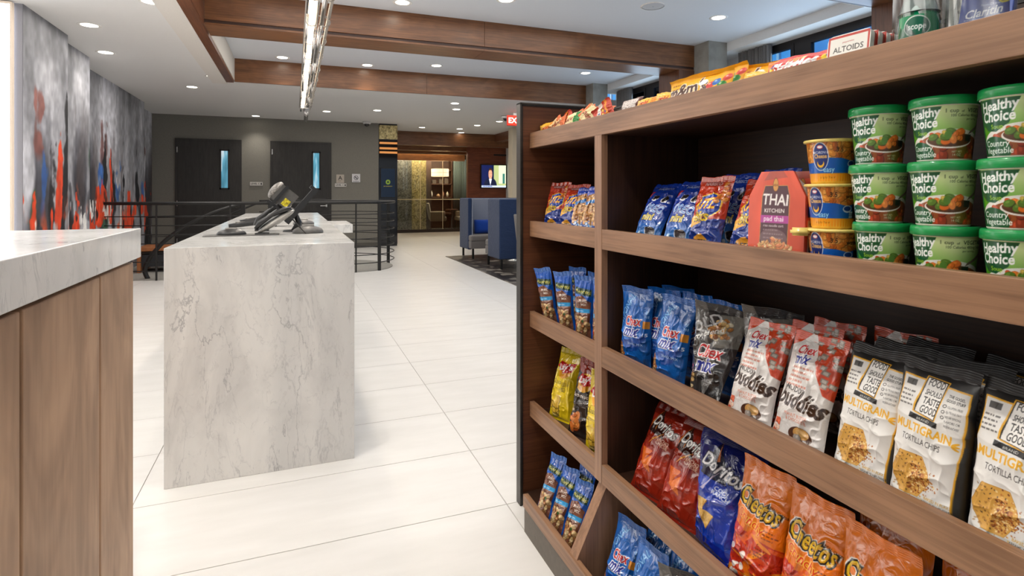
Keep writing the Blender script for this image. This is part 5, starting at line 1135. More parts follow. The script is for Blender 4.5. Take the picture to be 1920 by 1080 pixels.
# ---------------------------------------------------------------- bags on the shelves
A_, B_, C_, D_ = 1.1414, 0.7645, 0.390, 0.055
def row(items):
    for it in items: bag(*it[:2], it[2], *it[3:])
GB_ = 'snack bags standing on the shelves'
row([
 ('ritz', 'cracker bag', 'red and blue cracker bag next to the shelf end panel, upper left shelf', 0.993, 2.100, A_, 16, 25, 0),
 ('ritz', 'cracker bag', 'second red cracker bag from the shelf end panel, leaning, upper left shelf', 0.991, 1.970, A_, 24, 25, 0),
 ('nut', 'peanut bag', 'small blue peanut bag right beside the second cracker bag, upper left shelf', .975, 1.856, A_, 20, 25, 0),
 ('nut', 'peanut bag', 'middle one of the three small blue peanut bags, upper left shelf', .976, 1.772, A_, 18, 25, 0),
 ('nut', 'peanut bag', 'small blue peanut bag touching the divider post, upper left shelf', .976, 1.696, A_, 14, 25, 0),
 ('oreo', 'cookie bag', 'blue mini cookie bag, leftmost on the upper right shelf', 0.985, 1.442, A_, 31, 12, 0),
 ('oreo', 'cookie bag', 'second blue mini cookie bag, tucked behind the red cracker bag', 0.985, 1.297, A_, 28, 12, 0),
 ('oreo', 'cookie bag', 'dark blue bag end standing behind the red cracker bag', 1.085, 1.20, A_, 16, 10, 0),
 ('ritz', 'cracker bag', 'large red cracker bag in the middle of the upper right shelf', 0.980, 1.175, A_, 17, 8, 0),
 ('ritz', 'cracker bag', 'red cracker bag half hidden by the coral noodle box', .990, 1.040, A_, 24, 8, 0),
 ('oreo', 'cookie bag', 'blue bag in shadow behind the coral noodle box', 1.10, 1.06, A_, 8, 5, 0),
 ('pl', 'trail mix bag', 'blue trail mix bag nearest the end panel, second shelf of the left bay', .985, 2.085, B_, -6, 30, -8),
 ('pl', 'trail mix bag', 'second blue trail mix bag from the end panel, second shelf of the left bay', .985, 1.945, B_, -3, 30, -4),
 ('pl', 'trail mix bag', 'third and largest looking trail mix bag, second shelf of the left bay', .986, 1.815, B_, 0, 30, 0),
 ('pl', 'trail mix bag', 'fourth trail mix bag cut off by the divider post, second shelf of the left bay', .985, 1.69, B_, 4, 30, 0),
 ('pl', 'trail mix bag', 'rear trail mix bag whose top shows between the first and second', 1.055, 2.03, B_, 8, 30, 0),
 ('pl', 'trail mix bag', 'rear trail mix bag whose top shows above the third', 1.06, 1.87, B_, 6, 30, 0),
 ('pl', 'trail mix bag', 'rear trail mix bag in the shade beside the divider post', 1.05, 1.74, B_, 6, 30, 0),
 ('chex', 'snack mix bag', 'blue snack mix bag at the left end of the middle right shelf', 0.990, 1.492, B_, 4, 20, 0),
 ('chex', 'snack mix bag', 'second blue snack mix bag on the middle right shelf, left of the dark one', 0.988, 1.330, B_, 12, 15, 2),
 ('chex', 'snack mix bag', 'rear blue snack mix bag just right of the leftmost one', 1.045, 1.440, B_, 6, 20, 0),
 ('chex', 'snack mix bag', 'deepest blue snack mix bag behind the first pair', 1.100, 1.450, B_, 8, 20, 0),
 ('chex', 'snack mix bag', 'rear blue snack mix bag behind the second front one', 1.075, 1.340, B_, 8, 15, 0),
 ('chex', 'snack mix bag', 'rear blue snack mix bag left of and behind the dark one', 1.07, 1.20, B_, 8, 10, 0),
 ('bold', 'snack mix bag', 'dark grey bold snack mix bag between the blue and the white bags', 0.980, 1.172, B_, 20, 10, 0),
 ('bold', 'snack mix bag', 'shadowed dark snack mix bag behind the first white candy mix bag', 1.07, 1.07, B_, 12, 8, 0),
 ('mud', 'candy mix bag', 'white and orange candy mix bag, the left of the front pair', 0.978, 1.020, B_, 22, 6, 0),
 ('mud', 'candy mix bag', 'white and orange candy mix bag beside the black chip bags', 0.975, 0.882, B_, 21, 4, 0),
 ('mud', 'candy mix bag', 'orange topped candy mix bag just behind the front pair', 1.05, .945, B_, 18, 6, 0),
 ('mud', 'candy mix bag', 'orange topped candy mix bag deepest behind the front pair', 1.12, .93, B_, 12, 4, 0),
 ('mud', 'candy mix bag', 'orange topped candy mix bag alone behind the black chip bags', 1.17, .80, B_, 6, 4, 0),
 ('fs', 'chip bag', 'black and white multigrain chip bag, leftmost of the three, beside the candy mix', .985, .734, B_, 12, 2, 0),
 ('fs', 'chip bag', 'black and white multigrain chip bag, middle of the three front ones', 0.985, 0.625, B_, 8, 0, 0),
 ('fs', 'chip bag', 'black and white multigrain chip bag cut off by the right edge', 0.985, 0.504, B_, 10, 0, 0),
 ('fs', 'chip bag', 'black topped chip bag directly behind the leftmost multigrain bag', 1.055, .745, B_, 14, 2, 0),
 ('fs', 'chip bag', 'black topped chip bag directly behind the middle multigrain bag', 1.055, .62, B_, 10, 0, 0),
 ('fs', 'chip bag', 'black topped chip bag deepest at left of the multigrain group', 1.12, .72, B_, 12, 2, 0),
 ('fs', 'chip bag', 'black topped chip bag deepest at right of the multigrain group', 1.125, .58, B_, 10, 0, 0),
 ('lay', 'potato chip bag', 'yellow classic potato chip bag on the third shelf of the left bay', .990, 2.030, C_, 17, 22, 0),
 ('bbq', 'potato chip bag', 'black barbecue potato chip bag with red top on the third shelf', .990, 1.862, C_, 17, 22, 0),
 ('lay', 'potato chip bag', 'yellow potato chip bag mostly hidden by the divider post', .986, 1.715, C_, 8, 22, 0),
 ('dor', 'tortilla chip bag', 'red nacho chip bag, leftmost on the third right shelf', 0.985, 1.425, C_, 27, 10, 0),
 ('dor', 'tortilla chip bag', 'red nacho chip bag next to the blue ranch bag', 0.983, 1.288, C_, 27, 10, 0),
 ('ran', 'tortilla chip bag', 'blue cool ranch chip bag between the red and the orange bags', 0.980, 1.144, C_, 19, 6, 0),
 ('che', 'cheese snack bag', 'orange cheese snack bag next to the blue ranch bag', 0.978, 1.005, C_, 14, 5, 0),
 ('che', 'cheese snack bag', 'middle orange cheese snack bag at the bottom edge', 0.976, 0.860, C_, 13, 4, 0),
 ('che', 'cheese snack bag', 'rightmost front orange cheese snack bag at the bottom edge', 0.974, 0.720, C_, 9, 2, 0),
 ('che', 'cheese snack bag', 'orange cheese snack bag in shade behind the rightmost front one', 1.06, .755, C_, 10, 4, 0),
 ('che', 'cheese snack bag', 'orange cheese snack bag deepest at the bottom right corner', 1.07, .60, C_, 8, 2, 0),
 ('pl', 'trail mix bag', 'blue trail mix bag nearest the end panel in the bottom bin', 0.895, 1.985, D_-.012, 26, 22, 0),
 ('pl', 'trail mix bag', 'second blue trail mix bag in the bottom bin', 0.895, 1.875, D_-.012, 26, 22, 0),
 ('pl', 'trail mix bag', 'third blue trail mix bag in the bottom bin', 0.895, 1.770, D_-.012, 26, 22, 0),
 ('pl', 'trail mix bag', 'last trail mix bag against the sloping divider of the bottom bin', .965, 1.668, D_, 22, 20, 0),
 ('pl', 'trail mix bag', 'rear trail mix bag behind the second in the bottom bin', 0.970, 1.850, D_, 20, 22, 0),
 ('chex', 'snack mix bag', 'blue snack mix bag at the left end of the bottom right bin', .900, 1.475, D_, 22, 14, 0),
 ('chex', 'snack mix bag', 'blue snack mix bag at the bottom edge, right of the first one in the bin', .900, 1.345, D_, 17, 12, 0),
 ('chex', 'snack mix bag', 'rear blue snack mix bag between the two in the bottom bin', .985, 1.44, D_, 24, 12, 0),
 ('chex', 'snack mix bag', 'rear blue snack mix bag under the third right shelf', .985, 1.30, D_, 18, 12, 0),
 ('bold', 'snack mix bag', 'dark snack mix bag just peeking in at the bottom edge', .91, 1.21, D_, 14, 10, 0),
])

# ---------------------------------------------------------------- soup and macaroni cups
def cup_label(c, r0, r1, z0, z1, mat, name):
    nu, nv = c.nu, c.nv; col = c.out(); a = (np.arange(nu)/nu*2*math.pi-math.pi)[None, :]; v = np.linspace(0, 1, nv)[:, None]
    r = r0+(r1-r0)*v; P = np.stack([r*np.sin(a), -r*np.cos(a), (z0+(z1-z0)*v)*np.ones_like(a)], -1)
    return grid_mesh(name, P, col, mat, wrap=True)
def lathe_mesh(name, prof, seg, mat):
    bm = LATHE(prof, seg); bmesh.ops.recalc_face_normals(bm, faces=bm.faces); me = bpy.data.meshes.new(name); bm.to_mesh(me); bm.free(); me.materials.append(mat)
    me.polygons.foreach_set('use_smooth', [True]*len(me.polygons)); return me
GREEN = plain('green_lid', (26, 150, 78), 0.28, 0, 0.5, 0.3, 80, 0.02, 0.03)
CREAM = plain('cup_white', (226, 222, 208), 0.4)
YEL = plain('yellow_cup', (236, 178, 60), 0.32, 0, 0.5, 0.2)
RIMY = plain('cream_yellow_rim', (240, 214, 120), 0.35, 0, 0.5, 0.2)
CW = 2*math.pi*0.043/0.085   # canvas width for unit height
def d_soup(c):
    m_ = CW/2
    yy = ((np.arange(c.h)+.5)/c.h)[:, None, None]; xx = ((np.arange(c.w)+.5)/c.w*CW)[None, :, None]
    g1 = np.array((82, 156, 36))/255; g2 = np.array((206, 222, 164))/255; k = np.clip(yy*1.5-0.45+0.25*np.sin((xx-m_)*3+1), 0, 1); c.a = g1*(1-k)+g2*k*np.ones_like(c.a)
    c.rect(0, m_-0.85, 0, 1, (30, 100, 52)); c.rect(m_+0.98, CW, 0, 1, (30, 100, 52)); c.lines(m_+1.02, m_+1.45, 0.92, 18, 0.05, 0.02, (206, 222, 196), 5, 0.8); c.lines(m_-1.5, m_-1.0, 0.9, 16, 0.055, 0.02, (206, 222, 196), 6, 0.7)
    c.ell(m_-0.05, 0.12, 0.86, 0.44, (232, 230, 222)); c.ell(m_-0.02, 0.08, 0.80, 0.40, (150, 84, 40)); c.blobs(26, m_-0.05, 0.12, 0.72, 0.27, [(196, 84, 40), (220, 120, 52), (150, 60, 34), (120, 100, 40), (176, 70, 40)], 0.05, 0.13, 3)
    c.poly([(m_+0.28, 0.45), (m_+0.33, 0.52), (m_+0.98, 0.86), (m_+0.96, 0.76)], (126, 110, 96)); c.ell(m_-0.05, 0.34, 0.42, 0.14, (232, 226, 220)); c.ell(m_-0.04, 0.355, 0.40, 0.125, (92, 60, 36))
    c.blobs(22, m_-0.08, 0.43, 0.34, 0.09, [(226, 120, 46), (232, 140, 60), (96, 130, 50), (210, 180, 90), (200, 84, 40)], 0.05, 0.10, 9); c.ell(m_-0.08, .45, .06, .08, (96, 140, 60)); c.rect(m_+.22, m_+.36, .33, .45, (36, 48, 38))
    c.poly([(m_-0.86, 0.98), (m_-0.86, 0.56), (m_-0.72, 0.44), (m_-0.55, 0.42), (m_-0.34, 0.56), (m_-0.18, 0.98)], (20, 92, 50))
    c.text('Healthy', m_-0.51, 0.79, 0.235, (246, 248, 244), 0.03, 0.12, R(4), fit=0.62); c.text('Choice', m_-0.54, 0.60, 0.25, (246, 248, 244), 0.03, 0.12, R(2), fit=0.58); c.text('Soup', m_-0.54, 0.47, 0.11, (176, 210, 60), 0.01, 0.05)
    c.ell(m_-0.62, 0.10, 0.30, 0.24, (20, 92, 50)); c.text('Country', m_-0.58, 0.17, 0.145, (246, 248, 244), 0.01, 0.08, 0, .95); c.text('Vegetable', m_-0.56, 0.05, 0.145, (246, 248, 244), 0.01, 0.08, 0, .95)
    c.text('1 cup', m_-0.02, 0.86, 0.10, (40, 60, 36), 0.005, 0, 0, 1); c.text('of', m_+0.15, 0.86, 0.06, (40, 60, 36)); c.text('VEGETABLES', m_+0.5, 0.86, 0.10, (40, 60, 36), 0.015, 0, 0, 0.95)
    c.text('100 Calories 480mg Sodium', m_+0.32, 0.78, 0.075, (50, 70, 44), 0.0, 0, 0, 0.85); c.text('per serving', m_+0.34, 0.72, 0.05, (50, 70, 44)); c.text('NET WT', m_+0.08, 0.12, 0.05, (200, 220, 190), .01); c.text('14 OZ', m_+0.08, 0.06, 0.06, (200, 220, 190), .01)
c = Canvas(CW, 1.0, 330, 105, (40, 120, 60), 3); d_soup(c)
CUPP = printed('cup_print', 0.28, 0.35)
SC_L = cup_label(c, 0.0365, 0.0445, 0.004, 0.089, CUPP, 'soup_label')
SC_B = lathe_mesh('soup_cup_body', [(0, 0), (0.035, 0), (0.0365, 0.0035), (0.0362, 0.006), (0.0442, 0.0888), (0.0462, 0.0895), (0.0462, 0.092), (0, 0.093)], 48, CREAM)
SC_R = lathe_mesh('soup_lid', [(0.0478, 0.090), (0.0485, 0.0905), (0.0482, 0.100), (0.0474, 0.1040), (0.0455, 0.1055), (0.0435, 0.1052), (0.0425, 0.1035), (0, 0.1035)], 48, GREEN)
def soup(x, y, z, psi, lab):
    t_ = thing('soup_cup', lab, 'soup cup', (x, y, z), (0, 0, R(-90+psi)), 'green lidded soup cups')
    link('body', SC_B, t_); link('printed_label', SC_L, t_); link('lid', SC_R, t_)
lv = ('bottom', 'middle', 'top'); colm = ('left', 'middle', 'right')
for i, (x, y) in enumerate(((1.0, 0.716), (1.0, 0.608), (1.0, 0.504))):
    for k in range(3):
        psi = 48+i*1
        if k == 0 and i == 0: psi += 16
        if k == 0 and i == 1: psi -= 12
        if k == 0 and i == 2: psi -= 4
        if k == 2 and i == 0: psi += 10
        dx = (0.004, -0.003, 0.0)[k]; dy = (-0.002, 0.0, 0.003)[k] if i == 0 else 0
        soup(x+dx, y+dy, A_+0.1045*k, psi, 'green lidded vegetable soup cup, %s of the %s stack' % (lv[k], colm[i]))
for i, y in enumerate((0.40, 0.30)):
    for k in range(2): soup(1.0, y, A_+0.1045*k, 30, 'green lidded soup cup in the %s stack past the right edge, %s cup' % (('fourth', 'fifth')[i], lv[k]))
MW = 2*math.pi*0.041/0.062
def d_mac(c):
    m_ = MW/2; c.rect(0, MW, 0, 1, (214, 140, 60)); c.blobs(150, m_, 0.75, MW/2, 0.32, [(226, 150, 66), (206, 120, 44), (236, 172, 90), (190, 104, 38)], 0.06, 0.14, 3, 0.5)
    rn = random.Random(2); top = [(0, .55)]+[(MW*i/14, 0.54+rn.uniform(-0.08, 0.1)) for i in range(1, 14)]+[(MW, .55), (MW, .2), (0, .2)]
    c.poly(top, (20, 98, 186)); c.rect(0, MW, 0, 0.21, (240, 158, 30)); c.poly([(m_+.55, .2), (m_+.5, .56), (m_+1.1, .5), (m_+1.1, .2)], (16, 40, 70))
    c.ell(m_-0.62, 0.63, 0.245, 0.36, (226, 230, 240)); c.ell(m_-0.62, 0.63, 0.225, 0.34, (24, 50, 120)); c.ell(m_-0.62, 0.87, 0.09, 0.05, (206, 50, 50)); c.ell(m_-0.62, 0.87, 0.075, 0.035, (240, 236, 240))
    c.text('MACARONI &', m_-0.62, 0.70, 0.095, (240, 236, 236), 0.01, 0, 0, 0.8); c.text('Cheese', m_-0.62, 0.59, 0.15, (240, 190, 110), 0.03, 0, 0, 0.85)
    c.ell(m_-0.62, 0.45, 0.11, 0.10, (246, 190, 50)); c.ell(m_-0.62, 0.49, 0.085, 0.08, (24, 50, 120))
    c.text('3.5', m_-0.08, 0.74, 0.17, (50, 30, 20), 0.02); c.text('just add', m_+0.42, 0.84, 0.10, (90, 50, 24)); c.text('water', m_+0.44, 0.70, 0.16, (50, 30, 20), 0.02)
    c.text('cheesy', m_-0.5, 0.33, 0.10, (120, 190, 236)) if False else c.text('really', m_-0.62, 0.30, 0.09, (120, 190, 236)); c.text('easy', m_-0.38, 0.24, 0.19, (170, 220, 246), 0.01)
    c.ell(m_+0.33, 0.44, 0.15, 0.09, (206, 220, 240)); c.ell(m_+0.33, 0.45, 0.12, 0.06, (30, 70, 150)); c.rect(m_+.40, m_+.54, .22, .38, (200, 216, 236)); c.text('220', m_+.47, .27, .1, (20, 50, 110), .01)
    c.text('original flavor', m_-0.42, 0.08, 0.085, (150, 90, 20)); c.rect(m_+0.72, m_+1.1, 0.02, 0.98, (196, 190, 176)); c.lines(m_+0.74, m_+1.08, 0.9, 14, 0.063, 0.028, (40, 36, 34), 5)
    c.rect(m_+0.7, m_+0.725, 0, 1, (30, 28, 28))
c = Canvas(MW, 1.0, 300, 80, (214, 140, 60), 3); d_mac(c)
MC_L = cup_label(c, 0.0375, 0.0455, 0.004, 0.068, CUPP, 'macaroni_label')
MC_B = lathe_mesh('macaroni_cup_body', [(0, 0), (0.036, 0), (0.0375, 0.0035), (0.0453, 0.0682), (0.0, 0.0688)], 48, YEL)
MC_R = lathe_mesh('macaroni_cup_rim', [(0.045, 0.0675), (0.0505, 0.0685), (0.0512, 0.0705), (0.0500, 0.0725), (0, 0.0722)], 48, RIMY)
for k, (dx, dy, psi) in enumerate(((0.0, -0.008, 34), (0.004, -0.002, 36), (0.012, 0.006, 52))):
    t_ = thing('macaroni_cup', '%s of three stacked yellow macaroni cups beside the soup cups' % lv[k], 'macaroni cup', (1.003+dx, .822+dy, A_+0.0885*k), (0, 0, R(-90+psi+14))); t_.scale = (1, 1, 1.215)
    link('body', MC_B, t_); link('printed_label', MC_L, t_); link('rim', MC_R, t_)
    if k == 0:
        bm = prism(bmesh.new(), [(-0.078, -0.016), (-0.045, -0.022), (-0.040, 0.0), (-0.05, 0.01), (-0.078, 0.006)], 'z', 0.060, 0.073); bmesh.ops.bevel(bm, geom=list(bm.edges), offset=0.004, segments=2, affect='EDGES')
        obj('pull_tab', bm, RIMY, t_, world=False, smooth=True)

# ---------------------------------------------------------------- noodle boxes
NW, NH, NT = 0.142, 0.206, 0.055
def d_thai(c):
    a = NH/NW; c.rect(0, 1, 0, a, (220, 98, 72)); n = fbm(c.h, c.w, 2, 3, 4)[..., None]; c.a = c.a*(0.86+0.28*n)
    c.poly([(0.3, a), (0.72, a), (0.8, a*0.93), (0.2, a*0.9)], (150, 92, 90), 0.5)
    c.poly([(0.225, a*0.14), (0.265, a*0.85), (0.755, a*0.85), (0.73, a*0.14)], (196, 150, 90)); c.poly([(0.235, a*0.14), (0.275, a*0.843), (0.745, a*0.843), (0.72, a*0.14)], (96, 66, 74))
    c.ell(0.505, a*0.855, 0.062, 0.105, (120, 70, 50)); c.ell(0.505, a*0.855, 0.055, 0.095, (214, 160, 90)); c.text('ASIA', .505, a*.84, .05, (120, 70, 40), .01)
    c.text('THAI', 0.49, a*0.645, 0.235, (244, 240, 236), 0.02, 0.05, R(-2), 0.88); c.text('KITCHEN', 0.49, a*0.565, 0.085, (240, 234, 230), 0.02, 0, 0, 1.0)
    c.rect(0.245, 0.735, a*0.455, a*0.535, (186, 84, 160)); c.text('pad thai', 0.48, a*0.475, 0.11, (246, 236, 244), 0.015); c.text('rice noodle cart', 0.48, a*0.415, 0.055, (236, 230, 230), .01); c.lines(.3, .68, a*.375, 3, .06, .02, (170, 150, 156), 4)
    c.ell(0.48, a*0.30, 0.24, 0.14, (160, 140, 140), 0.5); c.poly([(0.14, a*0.18), (0.2, 0), (0.86, 0), (0.86, a*0.14), (0.7, a*0.1)], (70, 52, 52), 0.9); c.poly([(.13, a*.2), (.16, a*.2), (.24, 0), (.2, 0)], (236, 226, 220))
    c.blobs(200, 0.50, a*0.14, 0.32, a*0.15, [(232, 196, 146), (222, 176, 120), (240, 214, 170), (214, 160, 110), (236, 206, 150), (226, 150, 110)], 0.03, 0.06, 8, 0.45)
a_ = NH/NW; nu_, nv_ = 110, int(110*a_); c = Canvas(1, a_, nu_, nv_, (220, 98, 72), 3); d_thai(c)
u = np.linspace(-1, 1, nu_)[None, :]; v = np.linspace(0, 1, nv_)[:, None]
hw = np.where(v > 0.74, 1-(v-0.74)/0.26*0.42, 1.0)*NW/2*(0.97+0.03*(1-np.abs(v-0.5)*2))
P = np.stack([u*hw, (-0.003*np.cos(u*1.5))*np.ones_like(v)-0.0005, v*NH*np.ones_like(u)], -1)
TH_F = grid_mesh('noodle_front', P, c.out(), CARTON)
def thai(x, y, z, psi, lab, lean):
    t_ = thing('noodle_box', lab, 'food box', (x, y, z), (R(-lean), 0, R(-90+psi)))
    link('front_panel', TH_F, t_)
    o1 = [(-NW/2+.001, 0), (NW/2-.001, 0), (NW/2-.001, NH*0.74), (NW*0.29, NH-.001), (-NW*0.29, NH-.001), (-NW/2+.001, NH*0.74)]
    obj('carton_sleeve', prism(bmesh.new(), o1, 'y', 0.0, 0.004), plain('coral_card', (206, 92, 70), 0.4), t_, world=False)
    obj('sleeve_side', bx(BX(-NW/2, -NW/2+.002, 0.002, NT, 0, NH*0.74), NW/2-.002, NW/2, 0.002, NT, 0, NH*0.74), plain('coral_card', (206, 92, 70), 0.4), t_, world=False)
    c2 = Canvas(1, 2.6, 36, 94, (200, 74, 56)); c2.rect(.08, .95, 1.85, 2.5, (40, 30, 30)); c2.text('THAI', .52, 2.15, .3, (236, 230, 224), .02); c2.rect(.08, .95, .2, 1.75, (196, 160, 130)); c2.lines(.2, .85, 1.6, 4, .14, .05, (80, 50, 40), 3); c2.poly([(.2, .25), (.2, .8), (.5, 1.0), (.85, .8), (.85, .25)], (50, 36, 34)); c2.text('THAI', .52, .5, .2, (220, 210, 200))
    Q = np.zeros((94, 36, 3)); Q[..., 0] = NW/2+0.0006; Q[..., 1] = np.linspace(0.003, NT-0.001, 36)[None, :]; Q[..., 2] = np.linspace(0.001, NH*0.735, 94)[:, None]
    link('side_print', grid_mesh('noodle_side', Q, c2.out(), CARTON, False), t_)
    bm = bmesh.new(); bmesh.ops.create_uvsphere(bm, u_segments=28, v_segments=14, radius=1); bmesh.ops.scale(bm, vec=(NW/2-0.002, 0.026, NH/2-.004), verts=bm.verts); bmesh.ops.translate(bm, vec=(0, 0.03, NH/2), verts=bm.verts)
    obj('inner_tray', bm, plain('tray_plastic', (196, 190, 182), 0.15, 0, 0.6, 0.5), t_, world=False, smooth=True)
thai(.966, .928, A_, 5, 'coral noodle box with dark label and noodle picture, facing the aisle', 3)
thai(1.035, .915, A_, 3, 'second coral noodle box standing behind the first, only its side visible', 1)

# ---------------------------------------------------------------- top shelf candy and toiletries
TZ = 1.541
def small(kind, W, H, T, nu, bgc, draw, seed, name): mk(kind, name, W, H, T, nu, bgc, draw, WRAP, seed, st=0.08, sb=0.06, pinch=0.04, boxy=3, low=0.25, wr=0.5)
def d_mm(c, a):
    c.rect(0, 1, 0, a, (246, 182, 28)); c.text("m&m's", 0.34, a*0.36, 0.26, (250, 246, 240), 0.075, 0, 0.04, 0.95); c.text("m&m's", 0.34, a*0.36, 0.26, (78, 44, 30), 0.03, 0, 0.04, 0.95); c.text('PEANUT', 0.3, a*0.18, 0.07, (250, 240, 220), 0.02)
    c.lines(.05, .25, a*.8, 3, .06, .02, (120, 80, 30), 4)
    for x, y, q in ((.72, .55, (208, 50, 40)), (.80, .62, (40, 110, 190)), (.88, .5, (60, 150, 70)), (.68, .3, (250, 206, 40)), (.82, .3, (240, 196, 40)), (.93, .72, (210, 60, 44)), (.60, .68, (246, 244, 240))): c.ell(x, a*y, .06, .042, q, 1, .3); c.ell(x-.015, a*y+.015, .02, .01, (255, 250, 240), .7)
small('mm', 0.215, 0.085, 0.032, 130, (246, 182, 28), d_mm, 3, 'peanut_candy_bag')
def d_sk(c, a):
    c.rect(0, 1, 0, a, (206, 44, 36)); c.text('Skittles', 0.42, a*0.30, 0.25, (248, 246, 244), 0.05, 0.15, 0.05, 0.95); c.text('original', .45, a*.75, .09, (246, 200, 90), .01)
    for i, q in enumerate([(246, 206, 50), (80, 170, 70), (120, 60, 150), (240, 120, 40), (250, 220, 60), (90, 60, 150), (220, 60, 40)]): c.ell(.80+.05*(i % 3), a*(.3+.1*i*.8), .045, .04, q); c.ell(.08+.02*(i % 2), a*(.3+.08*i), .04, .035, q)
    c.poly([(.0, a*.6), (.2, a), (0, a)], (240, 140, 60))
small('sk', 0.175, 0.062, 0.03, 120, (206, 44, 36), d_sk, 9, 'chewy_candy_bag')
def d_c1(c, a):
    c.rect(0, 1, 0, a, (216, 110, 44)); c.poly([(.2, 0), (.35, a), (.8, a), (.7, 0)], (240, 206, 150)); c.text('candy', .5, a*.35, .26, (120, 50, 24), .04, .1); c.blobs(8, .2, a*.5, .15, .2, [(236, 170, 90), (150, 70, 30)], .04, .08, 3)
small('c1', 0.075, 0.055, 0.016, 60, (216, 110, 44), d_c1, 5, 'orange_candy_wrapper')
def d_c2(c, a):
    c.rect(0, 1, 0, a, (238, 222, 170)); c.poly([(.6, 0), (.7, a), (1, a), (1, 0)], (48, 140, 60)); c.text('nut', .35, a*.35, .3, (150, 60, 30), .04, .1); c.rect(0, .12, 0, a, (224, 120, 50))
small('c2', 0.075, 0.055, 0.016, 60, (238, 222, 170), d_c2, 8, 'green_candy_wrapper')
def d_c3(c, a):
    c.rect(0, 1, 0, a, (110, 60, 44)); c.poly([(.1, 0), (.1, a*.85), (.85, a*.85), (.8, 0)], (214, 206, 200)); rn = random.Random(2)
    for i in range(90): c.ell(.1+.72*rn.random(), a*.85*rn.random(), .012, .01, (96, 60, 56))
small('c3', 0.085, 0.06, 0.03, 70, (110, 60, 44), d_c3, 12, 'chocolate_chip_pack')
def d_c4(c, a):
    c.rect(0, 1, 0, a, (244, 188, 50)); c.text('gold', .42, a*.35, .24, (200, 60, 40), .04, .1); c.rect(.75, 1, 0, a, (236, 150, 40)); c.lines(.1, .6, a*.75, 2, .1, .03, (250, 240, 220), 3)
small('c4', 0.085, 0.045, 0.016, 60, (244, 188, 50), d_c4, 15, 'yellow_candy_wrapper')
def d_c5(c, a):
    c.rect(0, 1, 0, a, (200, 70, 44)); c.poly([(.15, 0), (.4, a), (.6, a), (.4, 0)], (240, 230, 220)); c.rect(.7, .8, 0, a, (240, 160, 60)); c.blobs(5, .5, a*.4, .2, .1, [(60, 90, 160), (236, 200, 70)], .04, .07, 2)
small('c5', 0.075, 0.055, 0.018, 60, (200, 70, 44), d_c5, 18, 'red_candy_wrapper')
TOP = [
 ('c4', 'yellow wrapper nearest the end panel at the left end of the candy row', 0.975, 2.11, 8, 20, -10), ('c1', 'orange wrapper leaning steeply near the left end of the candy row', 0.99, 2.05, 20, 30, -38),
 ('c1', 'orange wrapper standing behind the leftmost steep one', 1.03, 2.03, 10, 20, 12), ('c1', 'front orange wrapper low in the candy pile', 0.965, 1.99, 30, 10, -25),
 ('c5', 'reddish wrapper leaning left in the candy pile', 0.995, 1.96, 15, 20, -35), ('c1', 'tallest orange wrapper in the middle of the pile', 1.01, 1.90, 12, 30, -30),
 ('c2', 'pale wrapper with green end at the front of the pile', 0.965, 1.875, 25, 15, -8), ('c5', 'dark red wrapper upright behind the green ended one', 1.02, 1.84, 12, 20, 20),
 ('c1', 'pointed orange wrapper at the top of the pile', 1.0, 1.79, 10, 25, -30), ('c2', 'bright green tipped wrapper near the right end of the pile', 0.968, 1.785, 12, 20, 50),
 ('c1', 'orange wrapper low behind the green tipped one', 1.0, 1.73, 20, 20, 5), ('c5', 'red wrapper leaning between the pile and the chocolate pack', 0.985, 1.665, 15, 20, -30),
 ('c3', 'white speckled chocolate chip pack with brown end', 0.99, 1.52, 18, 15, -4), ('c3', 'brown end of a chocolate pack just behind the speckled one', 1.05, 1.47, 15, 15, 6),
 ('c4', 'flat yellow wrapper right of the speckled chocolate pack', 0.975, 1.42, 25, 10, -4), ('c4', 'small yellow wrapper touching the big peanut candy bag', 0.99, 1.345, 15, 10, 4)]
for i, (k, lab, x, y, lean, psi, roll) in enumerate(TOP):
    q = 1.22 if 1 <= i < 12 else 1.0
    bag(k, 'candy wrapper', lab, x, y, TZ+0.006, lean, psi, roll, 'small candy wrappers on the top shelf', (q, q, q))
bag('mm', 'candy bag', 'front yellow peanut candy bag with brown lettering on the top shelf', .985, 1.20, TZ-0.014, 14, 8, -1)
bag('mm', 'candy bag', 'yellow peanut candy bag standing just behind the front one', 1.035, 1.205, TZ+0.004, 14, 8, -2)
bag('mm', 'candy bag', 'yellow peanut candy bag at right, set deeper on the top shelf', 1.07, 1.10, TZ-0.002, 12, 8, 2)
bag('c4', 'candy bag', 'small yellow candy packet beside the red candy bag', 1.0, 1.015, TZ, 16, 6, 6)
bag('sk', 'candy bag', 'red fruit candy bag with white lettering beside the mint tins', .99, .885, TZ-0.006, 14, 4, 0)
# mint tins
def d_alt(c):
    c.rect(0, 1, 0, .66, (196, 66, 52)); c.rect(.05, .95, .06, .60, (236, 234, 226)); c.text('ALTOIDS', .5, .25, .19, (70, 66, 60), .012, 0, 0, .95); c.lines(.25, .75, .12, 1, .1, .03, (150, 60, 50), 3); c.text('peppermint', .5, .46, .06, (170, 70, 60))
c = Canvas(1, .66, 110, 72, (230, 228, 220)); d_alt(c)
P = np.zeros((72, 110, 3)); P[..., 0] = np.linspace(-.046, .046, 110)[None, :]; P[..., 1] = -0.0102; P[..., 2] = np.linspace(.002, .060, 72)[:, None]
ALF = grid_mesh('mint_tin_face', P, c.out(), CARTON, False)
def rbox(x0, x1, y0, y1, z0, z1, r):
    pts = []
    for cx, cz, a0 in ((x1-r, z1-r, 0), (x0+r, z1-r, 90), (x0+r, z0+r, 180), (x1-r, z0+r, 270)):
        for k in range(5): q = R(a0+k*22.5); pts.append((cx+r*math.cos(q), cz+r*math.sin(q)))
    return prism(bmesh.new(), pts, 'y', y0, y1)
